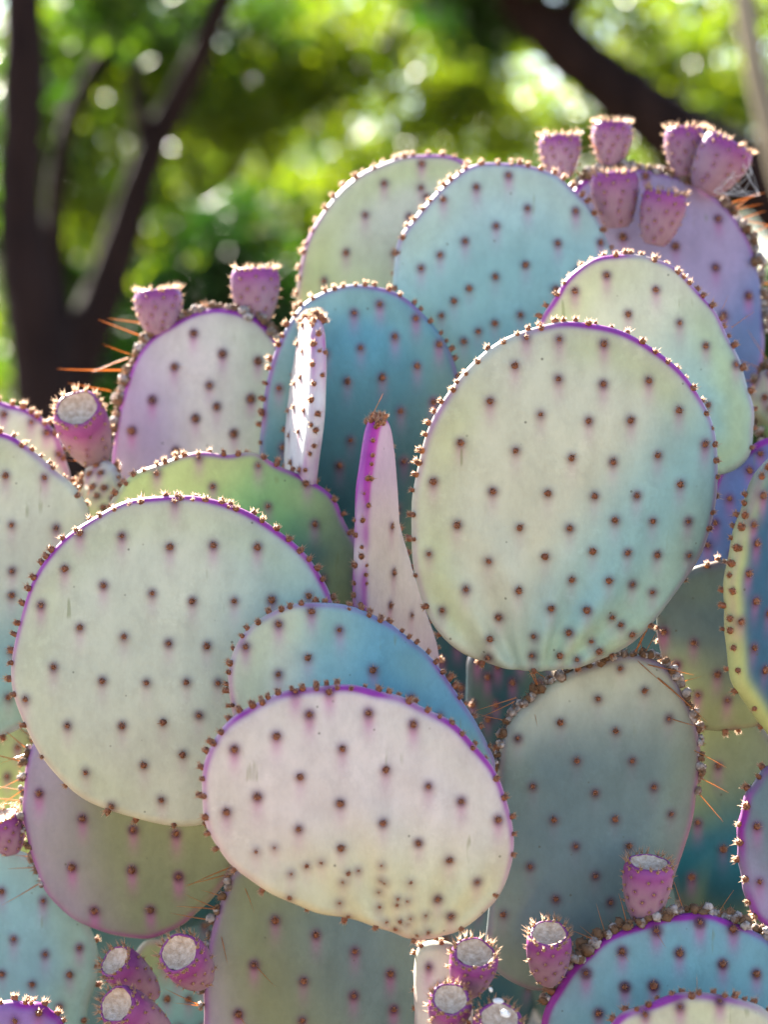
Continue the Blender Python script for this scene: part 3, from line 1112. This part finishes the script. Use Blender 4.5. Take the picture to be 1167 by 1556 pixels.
# --- pad behind A
P('K', [(950, 386), (900, 396), (860, 426), (831, 466), (813, 500), (820, 560), (880, 640), (1000, 700), (1100, 720), (1140, 690), (1149, 640), (1139, 590), (1119, 530), (1089, 475), (1055, 436), (1010, 401)],
  1.545, lean=5, yaw=5, cols=('cream', 'grey', 'sky'), gdir=(.5, -.8), purple=.95, lime=.5,
  label="yellow green pad with purple rim half hidden behind the large round pad").add_face(
    [(874, 443), (922, 419), (997, 441), (955, 478), (1033, 491), (1073, 526), (1076, 616), (1034, 575), (1119, 554)]).add_rim(.0066, 1.1, .4).spine_px([(1098, 470, 1105, 450), (1112, 498, 1143, 475)]).finish(False)
# --- old fruiting pad, top right
P('L', [(940, 256), (880, 276), (858, 320), (850, 380), (870, 480), (950, 600), (1100, 640), (1150, 575), (1159, 500), (1154, 430), (1139, 370), (1110, 322), (1062, 287), (1005, 262)],
  1.70, lean=4, yaw=6, cols=('lilac', 'lilac', 'indigo'), gdir=(.7, -.6), purple=1.15, lime=.05, old=.5, upbias=.1, halo=.9,
  label="old blue violet pad carrying fruit along its top").add_face(
    [(981, 268), (947, 361), (1027, 375), (1088, 407), (1138, 450), (1092, 333), (1100, 480), (1010, 440)], 1.25, 1.4).add_wool(-20, 150, .0054, 1.25, .16).spine_px(
    [(1098, 312, 1158, 296), (1128, 335, 1185, 345), (1140, 355, 1190, 335), (1120, 318, 1158, 310)]).finish(False)
# --- old fruiting pad, left
P('M', [(320, 472), (270, 491), (226, 521), (201, 560), (186, 610), (176, 660), (173, 720), (190, 790), (300, 840), (400, 800), (442, 700), (442, 600), (431, 530), (400, 491), (360, 474)],
  1.66, lean=3, yaw=-6, cols=('grey', 'pink', 'lilac'), gdir=(-1, -.1), purple=1.0, lime=.1, old=.5, upbias=0.25, halo=.9,
  label="old lilac grey pad carrying two fruits, long amber spines on its left").add_face(
    [(294, 507), (338, 538), (265, 558), (318, 586), (392, 549), (231, 608), (381, 606), (297, 636), (329, 618), (200, 655), (355, 659), (267, 686)], 1.2, 1.4).add_wool(55, 185, .0054, 1.3, .0).spine_px(
    [(218, 512, 152, 487), (212, 490, 166, 486), (196, 538, 159, 525), (194, 544, 140, 565), (184, 562, 90, 565), (168, 594, 106, 582), (265, 557, 286, 558)]).finish(False)
# --- left edge pads
P('Q', [(-60, 661), (0, 656), (45, 681), (85, 716), (115, 746), (136, 790), (142, 860), (130, 950), (90, 1060), (20, 1112), (-80, 1120), (-200, 1000), (-230, 850), (-160, 700)],
  1.555, lean=6, yaw=-3, cols=('grey', 'grey', 'sky'), gdir=(.4, -.6), purple=.9, lime=.35,
  label="grey green pad cut off by the left edge, above the large left pad").add_face(
    [(8, 723), (67, 726), (17, 798), (85, 803), (18, 868), (17, 905), (70, 870), (17, 990), (12, 1060)]).add_rim(.0066, 1.05, .4).finish(False)
P('R', [(20, 613), (-30, 606), (-90, 640), (-140, 720), (-60, 810), (60, 810), (106, 745), (101, 700), (86, 660), (60, 630)],
  1.64, lean=8, yaw=-8, cols=('pink', 'grey', 'pink'), gdir=(0, 1), purple=.8, lime=.2, hi=False,
  label="small pale pad behind the left edge").add_face([(5, 630), (47, 642), (70, 658), (20, 680), (88, 690)]).add_rim(.0062, 1.1, .4).finish(False)
# --- pads at the lower left
P('E', [(150, 1090), (80, 1102), (46, 1136), (34, 1200), (41, 1270), (66, 1340), (100, 1384), (145, 1413), (200, 1430), (250, 1424), (320, 1370), (370, 1290), (368, 1190), (300, 1110), (220, 1085)],
  1.53, lean=2, yaw=-5, cols=('moss', 'moss', 'lilac'), gdir=(-1, -.2), gs=-.08, purple=.45, lime=.1, old=.4, upbias=0, tail=.6, halo=.9,
  label="old mauve and grey green pad below the large left pad").add_face(
    [(59, 1206), (125, 1244), (202, 1261), (267, 1267), (109, 1318), (200, 1322), (271, 1332), (143, 1384), (228, 1383)], 1.15, 1.5).add_wool(110, 215, .0075, .95, .5).spine_px(
    [(40, 1145, -4, 1160), (36, 1180, -2, 1200), (34, 1200, -4, 1228)]).finish(False)
P('F', [(370, 1320), (345, 1350), (326, 1400), (311, 1480), (306, 1560), (330, 1660), (430, 1740), (560, 1730), (640, 1640), (652, 1540), (640, 1440), (600, 1370), (480, 1320)],
  1.50, lean=2, yaw=4, cols=('dusk', 'moss', 'lilac'), gdir=(-1, -.25), purple=.35, lime=.1, old=.5, upbias=0, halo=.9, tail=.5,
  label="old olive grey pad below the pink pad").add_face(
    [(418, 1399), (480, 1421), (539, 1446), (386, 1466), (461, 1491), (537, 1513), (593, 1480), (362, 1541), (598, 1534), (459, 1551)], 1.05, 1.3).add_wool(95, 185, .008, .9, .5).spine_px(
    [(372, 1350, 388, 1385), (388, 1467, 417, 1498), (330, 1395, 345, 1464), (362, 1543, 385, 1570), (340, 1330, 280, 1345), (350, 1318, 280, 1342)]).finish(False)
# --- old pad at the lower right, pigment darkened for the shade under A
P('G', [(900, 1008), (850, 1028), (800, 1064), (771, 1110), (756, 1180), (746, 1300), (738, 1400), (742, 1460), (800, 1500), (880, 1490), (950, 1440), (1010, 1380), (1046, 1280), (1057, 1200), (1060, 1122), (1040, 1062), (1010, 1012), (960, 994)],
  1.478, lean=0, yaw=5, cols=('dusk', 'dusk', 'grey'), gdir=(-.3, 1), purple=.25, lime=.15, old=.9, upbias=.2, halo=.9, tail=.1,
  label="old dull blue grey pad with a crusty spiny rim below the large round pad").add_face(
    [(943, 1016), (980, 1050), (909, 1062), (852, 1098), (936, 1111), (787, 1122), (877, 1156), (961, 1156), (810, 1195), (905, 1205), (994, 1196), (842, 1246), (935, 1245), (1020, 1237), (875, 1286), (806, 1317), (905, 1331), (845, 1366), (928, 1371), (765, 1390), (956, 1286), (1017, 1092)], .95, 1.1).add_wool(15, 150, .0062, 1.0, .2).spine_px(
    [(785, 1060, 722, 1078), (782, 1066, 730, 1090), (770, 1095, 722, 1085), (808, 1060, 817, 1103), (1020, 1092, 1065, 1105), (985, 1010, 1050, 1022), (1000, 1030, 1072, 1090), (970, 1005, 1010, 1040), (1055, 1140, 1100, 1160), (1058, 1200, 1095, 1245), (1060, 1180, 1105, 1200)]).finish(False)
# --- right edge
P('T', [(1180, 686), (1142, 730), (1116, 800), (1104, 870), (1102, 930), (1109, 1000), (1131, 1060), (1165, 1102), (1205, 1160), (1240, 1170), (1262, 1090), (1275, 1000), (1280, 850), (1250, 740), (1215, 690)],
  1.42, lean=-2, yaw=32, cols=('navy', 'navy', 'teal'), gdir=(.3, .6), purple=.35, lime=1.0, limew=(.002, .0055), T=.02, rim=.006,
  label="deep blue pad with a lime green margin at the right").scatter_face(5).add_rim(.0075, 1.1, .7).finish(False)
P('U', [(1180, 662), (1122, 690), (1092, 716), (1074, 760), (1050, 830), (1020, 900), (1030, 990), (1100, 1040), (1200, 1020), (1280, 900), (1290, 760), (1240, 680)],
  1.55, lean=5, yaw=4, cols=('deep', 'navy', 'indigo'), gdir=(-.2, 1), purple=1.2, lime=.0, upbias=.5, old=.3,
  label="indigo pad with violet rim between the large round pad and the right edge").scatter_face(6).add_wool(100, 150, .008, .9, .5).finish(False)
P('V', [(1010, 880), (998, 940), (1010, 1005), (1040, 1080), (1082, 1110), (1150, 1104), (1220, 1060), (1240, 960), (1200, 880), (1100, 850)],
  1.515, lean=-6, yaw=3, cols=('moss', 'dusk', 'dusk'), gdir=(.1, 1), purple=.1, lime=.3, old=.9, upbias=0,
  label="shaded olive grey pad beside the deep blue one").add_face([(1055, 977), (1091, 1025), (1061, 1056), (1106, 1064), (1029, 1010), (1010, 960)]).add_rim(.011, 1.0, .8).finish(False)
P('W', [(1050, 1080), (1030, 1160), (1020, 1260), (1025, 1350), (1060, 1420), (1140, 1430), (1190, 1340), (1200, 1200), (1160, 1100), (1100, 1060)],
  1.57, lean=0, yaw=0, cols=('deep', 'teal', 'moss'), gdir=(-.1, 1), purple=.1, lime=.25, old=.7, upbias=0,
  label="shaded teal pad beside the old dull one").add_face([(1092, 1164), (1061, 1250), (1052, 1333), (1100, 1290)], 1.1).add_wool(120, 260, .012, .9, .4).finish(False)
P('X', [(1180, 1160), (1140, 1196), (1122, 1260), (1124, 1320), (1141, 1380), (1180, 1425), (1225, 1490), (1265, 1480), (1290, 1390), (1300, 1290), (1260, 1180)],
  1.475, lean=2, yaw=10, cols=('dusk', 'dusk', 'lilac'), gdir=(-.8, -.3), purple=.8, lime=.0, upbias=0, old=.3,
  label="blue violet pad cut off by the right edge").add_face([(1151, 1256), (1155, 1340)]).add_rim(.009, 1.2, .8).finish(False)
P('Y', [(1050, 1386), (990, 1397), (930, 1417), (882, 1452), (843, 1500), (822, 1556), (830, 1640), (900, 1740), (1050, 1770), (1180, 1720), (1250, 1600), (1230, 1490), (1165, 1425), (1110, 1396)],
  1.435, lean=6, yaw=2, cols=('teal', 'blue', 'sky'), gdir=(-.5, 1), purple=1.25, lime=.0, old=.5, upbias=.1, halo=1.0,
  label="deep blue pad with violet rim carrying fruit at the lower right").add_face(
    [(998, 1414), (1064, 1402), (1115, 1412), (946, 1446), (891, 1479), (1033, 1448), (1099, 1465), (994, 1498), (842, 1508), (1150, 1480), (910, 1540), (950, 1500)], 1.1, 1.5).add_wool(20, 165, .0056, 1.25, .2).spine_px(
    [(998, 1416, 1010, 1440), (946, 1447, 932, 1452), (946, 1447, 955, 1462)]).finish(False)
P('Z', [(1050, 1509), (982, 1526), (937, 1550), (915, 1600), (910, 1680), (960, 1780), (1080, 1810), (1190, 1760), (1230, 1660), (1215, 1580), (1168, 1535), (1115, 1516)],
  1.36, lean=2, yaw=0, cols=('cream', 'pink', 'cream'), gdir=(0, 1), purple=1.0, lime=.3, tail=.5,
  label="pale cream pad with magenta rim cut off by the bottom edge").add_face([(981, 1542), (1034, 1530), (1094, 1522), (1010, 1580), (1080, 1590)]).add_rim(.0060, 1.1, .5).spine_px([(1060, 1508, 1058, 1478)]).finish(False)
# --- lower left corner
P('AA', [(-30, 1290), (35, 1292), (95, 1340), (140, 1420), (150, 1480), (132, 1540), (110, 1620), (20, 1680), (-100, 1640), (-150, 1500), (-110, 1360)],
  1.56, lean=4, yaw=-3, cols=('lime', 'sky', 'sky'), gdir=(.9, -.5), purple=.1, lime=.4, old=.3,
  label="pale turquoise pad in the lower left corner").add_face([(2, 1355), (65, 1369), (20, 1427), (68, 1450), (105, 1481), (48, 1496), (2, 1480), (120, 1440), (90, 1530)], .95).add_rim(.012, .9, .6).finish(False)
P('BB', [(40, 1518), (-10, 1524), (-50, 1570), (-60, 1640), (0, 1720), (80, 1700), (120, 1620), (98, 1558), (75, 1531)],
  1.45, lean=4, yaw=0, cols=('sky', 'sky', 'mauve'), gdir=(0, 1), purple=1.0, lime=.0, hi=False,
  label="small blue pad with purple rim in the lower left corner").add_face([(58, 1540), (22, 1552), (60, 1590)]).add_rim(.0055, 1.1, .5).finish(False)
P('CC', [(-40, 1080), (20, 1095), (60, 1140), (70, 1220), (50, 1300), (0, 1350), (-80, 1330), (-120, 1220), (-100, 1120)],
  1.64, lean=2, yaw=0, cols=('lime', 'lime', 'moss'), gdir=(0, 1), purple=.1, lime=.5, old=.4, hi=False,
  label="yellow green pad behind the amber spines at the left edge").add_face([(26, 1136), (10, 1180)]).add_rim(.010, .9, .6).finish(False)
P('DD', [(210, 1440), (180, 1500), (185, 1600), (240, 1680), (330, 1660), (370, 1560), (340, 1460), (280, 1420)],
  1.62, lean=0, yaw=0, cols=('teal', 'sky', 'moss'), gdir=(0, 1), purple=.2, lime=.2, hi=False, old=.5,
  label="turquoise pad behind the cut fruit at the lower left").scatter_face(5).finish(False)
P('RR', [(122, 742), (132, 712), (152, 700), (174, 706), (186, 745), (176, 800), (140, 812), (118, 785)],
  1.605, lean=34, yaw=-20, cols=('lime', 'cream', 'white'), gdir=(0, 1), purple=.2, lime=.3, hi=False, old=.6, T=.018,  # runs to white at the top, sunlight put into the colour
  label="small bleached pad under the stubby fruit").scatter_face(3).add_rim(.006, 1.0, .6).spine_px([(128, 768, 142, 742), (120, 700, 88, 706)]).finish(False)
# --- pads deep inside, their colour darkened for the shade there
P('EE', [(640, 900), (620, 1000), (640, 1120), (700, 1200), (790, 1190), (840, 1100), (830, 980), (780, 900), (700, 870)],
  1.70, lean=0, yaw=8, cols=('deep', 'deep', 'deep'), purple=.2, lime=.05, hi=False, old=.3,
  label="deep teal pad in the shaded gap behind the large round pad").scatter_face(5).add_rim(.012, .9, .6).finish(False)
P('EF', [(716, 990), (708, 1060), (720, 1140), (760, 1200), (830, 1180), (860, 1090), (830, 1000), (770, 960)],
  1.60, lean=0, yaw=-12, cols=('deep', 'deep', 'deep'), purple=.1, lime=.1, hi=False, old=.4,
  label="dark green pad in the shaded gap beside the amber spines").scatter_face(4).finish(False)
P('GG', [(1160, 560), (1146, 590), (1142, 625), (1165, 672), (1195, 745), (1235, 740), (1260, 640), (1240, 570), (1195, 550)],
  1.66, lean=0, yaw=0, cols=('green', 'green', 'grey'), gdir=(0, 1), purple=.2, lime=.3, hi=False, old=.8,
  label="small green pad at the right edge under the old fruiting one").scatter_face(4).add_wool(90, 270, .007, .9, .5).finish(False)
# --- pale stem pad below the pink pad
P('FF', [(640, 1432), (632, 1470), (634, 1540), (642, 1640), (670, 1700), (705, 1640), (715, 1540), (706, 1460), (680, 1428)],
  1.43, lean=0, yaw=-25, cols=('lilac', 'pink', 'grey'), gdir=(0, 1), purple=.1, lime=.1, old=.7, upbias=0,
  label="narrow lilac grey pad under the base of the pink one").add_face([(652, 1470), (668, 1500)], .8).add_rim(.009, .9, .9).finish(False)


# --- the two pads seen almost edge-on, built at their own size and turned
def egg(w, h, base=0.35, n=20):
    pts = []
    for k in range(n):
        a = 2 * math.pi * k / n
        x, y = math.cos(a), math.sin(a)
        f = 1 - base * 0.5 * (1 - y) * (1 if y < 0 else .5)
        pts.append((x * w / 2 * f, y * h / 2))
    return pts


def turned(C, yaw, lean=0, roll=0):
    n = Vector((math.sin(R(yaw)) * math.cos(R(lean)), -math.cos(R(yaw)) * math.cos(R(lean)), math.sin(R(lean))))
    v = (Vector((0, 0, 1)) - n * n.z).normalized()
    u = v.cross(n)
    q = Matrix.Rotation(R(roll), 3, n)
    return (C, q @ u, q @ v, n)


P('O', egg(.100, .145, .3), world_frame=turned(at(464, 645, 1.566), -80, 4, 0), cols=('white', 'white', 'pink'), purple=.6, lime=.0, upbias=.3, T=.016, rim=.005,  # white pigment stands in for the glare of sun on this face
  label="pale pad seen almost edge-on, its left face white with sun").scatter_face(4, scale=.9).add_rim(.0055, 1.05, .6).crown(16, .016).finish(False)
P('PP', [(561, 648), (549, 720), (544, 800), (542, 900), (545, 1000), (560, 1070), (640, 1080), (662, 1010), (643, 930), (617, 850), (597, 780), (590, 700), (584, 645), (572, 632)],
  1.50, lean=0, yaw=58, T=.016, rim=.0058, cols=('lilac', 'pink', 'lilac'), purple=1.1, lime=.0, upbias=.0,
  label="lilac pad turned edge-on with a purple ridge, tipped by one amber spine").add_face(
    [(598, 870), (593, 920), (625, 935), (606, 760), (595, 800)], .9).add_rim(.0060, 1.0, .9).crown(20, .010, 1.0).spine_px([(570, 640, 569, 598)]).finish(False)
# --- older pads lower down that carry the clump
_r = random.Random(5)
for k, (x, y, z, w, h, yaw) in enumerate([(-.20, 1.60, .44, .20, .24, -10), (-.05, 1.63, .46, .21, .25, 12), (.12, 1.60, .44, .20, .26, -6), (.27, 1.63, .46, .20, .25, 15), (-.33, 1.66, .42, .19, .24, 8),
                                          (-.14, 1.66, .22, .22, .28, 10), (.05, 1.64, .22, .23, .29, -8), (.22, 1.68, .23, .21, .28, 6), (-.28, 1.70, .21, .20, .27, -14), (.0, 1.68, .07, .22, .24, 5), (.16, 1.70, .07, .2, .24, -12), (-.18, 1.71, .07, .2, .24, 9),
                                          (.02, 1.78, .60, .22, .26, 20), (.20, 1.78, .62, .22, .26, -18), (-.18, 1.80, .58, .22, .26, 4), (.1, 1.80, .36, .22, .28, 10), (-.1, 1.80, .34, .22, .28, -10), (.0, 1.76, .82, .20, .24, 5), (.22, 1.76, .86, .19, .24, -8), (-.17, 1.75, .78, .19, .24, 8),
                                          (.18, 1.395, .52, .19, .24, 4), (.17, 1.47, .30, .20, .26, -6), (.16, 1.56, .10, .2, .24, 5), (-.22, 1.47, .52, .17, .24, -8), (-.2, 1.54, .30, .2, .26, 6), (-.16, 1.60, .10, .2, .24, -4)]):
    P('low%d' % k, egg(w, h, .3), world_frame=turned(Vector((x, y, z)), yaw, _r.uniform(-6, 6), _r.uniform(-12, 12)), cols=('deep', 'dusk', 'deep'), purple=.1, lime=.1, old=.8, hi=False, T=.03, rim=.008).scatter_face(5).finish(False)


# ------------------------------------------------------------------ fruit
def fruit(base, top, width, d, tilt=0, scar=(0.62, 0.5, 0.44), purple=.8, seed=0, label=None, web=False):
    """base/top: pixels of the two ends; width in pixels; tilt: degrees the top leans towards the camera"""
    g = random.Random(seed)
    k = d / F_PX
    B = at(base[0], base[1], d)
    right = Vector((1, 0, 0))
    ax2 = right * (top[0] - base[0]) * k + UPV * (base[1] - top[1]) * k
    ax = ax2 - VIEW * ax2.length * math.tan(R(tilt))
    Ln = ax.length
    z = ax.normalized()
    Rm = width * k / 2
    prof = [(0, .0), (0.0, .44), (.05, .55), (.14, .67), (.28, .81), (.45, .91), (.60, .98), (.74, 1.0), (.85, .985), (.93, .93), (.985, .84), (1.0, .77), (.985, .73)]
    # refine profile
    pr = []
    for i in range(1, len(prof) - 1):
        for s in range(3):
            t = s / 3
            pr.append((prof[i][0] * (1 - t) + prof[i + 1][0] * t, prof[i][1] * (1 - t) + prof[i + 1][1] * t))
    pr.append(prof[-1])
    NS = 64
    th = np.linspace(0, 2 * np.pi, NS, endpoint=False)
    tub = 1 + .025 * np.cos(th * 5 + g.uniform(0, 6)) + .02 * np.cos(th * 3 + g.uniform(0, 6))
    V = []
    for (t, r) in pr:
        V.append(np.stack([Rm * r * tub * np.cos(th), Rm * r * tub * np.sin(th), np.full(NS, t * Ln)], 1))
    V = np.array(V)
    nrg = len(pr)
    # areoles on the body
    ar = []
    rows = [(.12, 5), (.28, 7), (.46, 8), (.64, 9), (.82, 9)]
    for ri, (t, n) in enumerate(rows):
        for q in range(n):
            ar.append((t + g.uniform(-.03, .03), 2 * math.pi * (q + .5 * (ri % 2)) / n + g.uniform(-.1, .1)))
    tt = V[..., 2] / Ln
    prp = np.clip((tt - 0.35) / 0.5, 0, 1)
    purp = 0.16 + 0.80 * prp ** 2.0
    halo = np.zeros_like(tt)
    for (t, a) in ar:
        da = np.angle(np.exp(1j * (th - a)))[None] * Rm
        dt = (tt - t) * Ln
        purp = np.maximum(purp, 1.0 * np.exp(-(da / .0032) ** 2) * np.where(dt > 0, np.exp(-(dt / .0030) ** 2), np.exp(-(dt / .0042) ** 2)) * (.6 + .4 * prp))
        halo = np.maximum(halo, np.exp(-(da ** 2 + dt ** 2) / .0013 ** 2))
    purp = np.clip(purp * purple, 0, 1)[..., None]
    c_lo = np.array((0.58, 0.42, 0.47)); c_hi = np.array((0.175, 0.003, 0.140))
    col = c_lo ** 1.4 * .55 * (1 - purp) + c_hi * purp
    col = col * (1 - .6 * halo[..., None]) + HALO * .6 * halo[..., None]
    j = np.arange(NS); j2 = (j + 1) % NS
    quads = np.concatenate([np.stack([i * NS + j, i * NS + j2, (i + 1) * NS + j2, (i + 1) * NS + j], 1) for i in range(nrg - 1)])
    verts = np.concatenate([V.reshape(-1, 3), [[0, 0, 0]]])
    cols = np.concatenate([col.reshape(-1, 3), [c_lo]])
    tris = np.stack([np.full(NS, len(verts) - 1), j2, j], 1)
    me = mesh_np("fruit", verts, quads=quads, tris=tris, mat=M_PAD, col=cols)
    o = link("fruit", me, cactus, frame(B - CX, z, 1.0, spin=g.uniform(0, 6)))
    o["label"] = label or "barrel shaped purple fruit crowned with golden spines"
    # sunken flower scar at the top
    sv, sq = [], []
    for i, (r, zz) in enumerate([(.75, .992), (.66, .96), (.46, .92), (.25, .90), (.12, .89)]):
        for a in range(40):
            w = 1 + .03 * math.sin(a * 1.7 + i) * (i < 2)
            sv.append((Rm * r * w * math.cos(2 * math.pi * a / 40), Rm * r * w * math.sin(2 * math.pi * a / 40), Ln * zz))
    sv.append((0, 0, Ln * .895))
    for i in range(4):
        for a in range(40):
            sq.append((i * 40 + a, i * 40 + (a + 1) % 40, (i + 1) * 40 + (a + 1) % 40, (i + 1) * 40 + a))
    st = [(4 * 40 + a, 4 * 40 + (a + 1) % 40, len(sv) - 1) for a in range(40)]
    link("flower_scar", mesh_np("flower_scar", sv, quads=sq, tris=st, mat=M_SCAR), o)
    # glochids: tufts on the body, bristles round the crown
    s = Soup()
    for (t, a) in ar:
        r = np.interp(t, [p[0] for p in pr], [p[1] for p in pr]) * Rm
        c = np.array((r * math.cos(a), r * math.sin(a), t * Ln))
        od = np.array((math.cos(a), math.sin(a), .35))
        s.blob(c, .0009, .0009, .0009, 6, 4, .2, g)
        for _ in range(5):
            dv = od + np.array([g.uniform(-.5, .5) for _ in range(3)])
            s.blade(c, c + dv / np.linalg.norm(dv) * g.uniform(.0018, .0042), .00028, g)
    for q in range(20):
        a = 2 * math.pi * q / 20 + g.uniform(-.12, .12)
        rr_ = g.uniform(.80, .92)
        c = np.array((Rm * rr_ * math.cos(a), Rm * rr_ * math.sin(a), Ln * (1.0 - .55 * (rr_ - .80))))
        s.blob(c, .0012, .0012, .0011, 6, 4, .25, g)
        for _ in range(11):
            dv = np.array((math.cos(a) * .7 + g.uniform(-.6, .6), math.sin(a) * .7 + g.uniform(-.6, .6), .9))
            s.blade(c, c + dv / np.linalg.norm(dv) * g.uniform(.0025, .0068), .00036, g)
    tag(link("glochid_bristles", s.mesh("glochid_bristles", M_GOLD, mat2=M_HAIR), o), kind="stuff")
    return o


FR = [
    # base px, top px, width px, depth, tilt, label
    ((245, 510), (239, 440), 74, 1.665, 4, "purple fruit at the left shoulder of the lilac grey pad"),
    ((388, 492), (388, 408), 74, 1.665, 4, "purple fruit at the right shoulder of the lilac grey pad"),
    ((146, 700), (130, 624), 80, 1.63, 54, "stubby purple and green fruit with a blue grey scar"),
    ((852, 270), (850, 206), 64, 1.70, 4, "purple fruit at the left end of the old fruiting pad"),
    ((928, 252), (930, 186), 62, 1.705, 4, "purple fruit rising from the top of the old fruiting pad"),
    ((938, 346), (932, 262), 72, 1.665, 8, "purple fruit growing in front of the old fruiting pad"),
    ((995, 372), (1012, 292), 68, 1.655, 10, "leaning speckled fruit in front of the old fruiting pad"),
    ((1042, 268), (1040, 194), 62, 1.70, 3, "upright purple fruit beside the webbed one"),
    ((1068, 290), (1110, 216), 84, 1.685, 8, "large purple fruit leaning right with a web on it"),
    ((978, 1398), (984, 1306), 76, 1.445, 16, "purple fruit standing on the deep blue pad"),
    ((834, 1490), (831, 1408), 68, 1.425, 33, "purple fruit with a tan scar beside the deep blue pad"),
    ((712, 1505), (719, 1438), 74, 1.405, 37, "purple fruit with a tan scar under the pink pad"),
    ((680, 1560), (683, 1505), 66, 1.39, 48, "purple fruit low beside the lilac grey stem pad"),
    ((748, 1592), (758, 1538), 76, 1.375, 42, "purple fruit with white flakes on its scar"),
    ((308, 1488), (279, 1430), 72, 1.455, 55, "cut fruit facing forward beside the olive grey pad"),
    ((232, 1512), (180, 1448), 62, 1.50, 36, "purple fruit behind the white-scarred one"),
    ((248, 1566), (188, 1504), 68, 1.46, 52, "purple fruit with a white scar at the lower left"),
    ((18, 1295), (2, 1238), 62, 1.54, 15, "purple and green fruit at the left edge"),
]
for i, (b_, t_, w_, d_, ti, lab) in enumerate(FR):
    fruit(b_, t_, w_, d_, ti, seed=i + 40, label=lab)

# white flakes lying on the low fruit
for i, (x, y, r) in enumerate([(757, 1521, .0032), (768, 1540, .0046), (746, 1504, .0026)]):
    s = Soup()
    s.blob((0, 0, 0), r, r * .55, r * .3, 10, 6, .12, random.Random(i))
    o = link("petal_flake", s.mesh("petal_flake", M_WEB))
    o.location = at(x, y, 1.352)
    o.rotation_euler = (.9, .3 * i, .8 * i)
    tag(o, ("middle-sized white dry flake standing on the rim of the lowest fruit", "largest white dry flake lying across the scar of the lowest fruit",
            "smallest white dry flake perched above the lowest fruit")[i], "flake", "dry flakes on the fruit")

# spider web slung from the leaning fruit to a spine
def web():
    s = Soup()
    g = random.Random(3)
    d = 1.672
    anchor = [(1122, 236), (1138, 232), (1143, 262), (1155, 297), (1130, 292), (1105, 296), (1085, 292), (1092, 280), (1112, 268)]
    pts = [at(x, y, d + g.uniform(-.006, .006)) for x, y in anchor]
    o = pts[3]
    def strand(a, b, r=.00011):
        v, t = tube([a, (a + b) / 2 + Vector((g.uniform(-1, 1), g.uniform(-1, 1), -1)) * .0008, b], [r, r, r], 4, 0, 0)
        s.add(np.array(v) - np.array(o), t)
    for i in range(len(pts)):
        for _ in range(2):
            j = g.randrange(len(pts))
            if j != i:
                strand(pts[i], pts[j])
    for _ in range(26):
        i, j, k = (g.randrange(len(pts)) for _ in range(3))
        a = pts[i].lerp(pts[j], g.random()); b = pts[j].lerp(pts[k], g.random())
        strand(a, b, .00008)
    w = link("spider_web", s.mesh("spider_web", M_WEB), loc=o)
    tag(w, "tangled white spider web hung on the large leaning fruit", "web")
web()
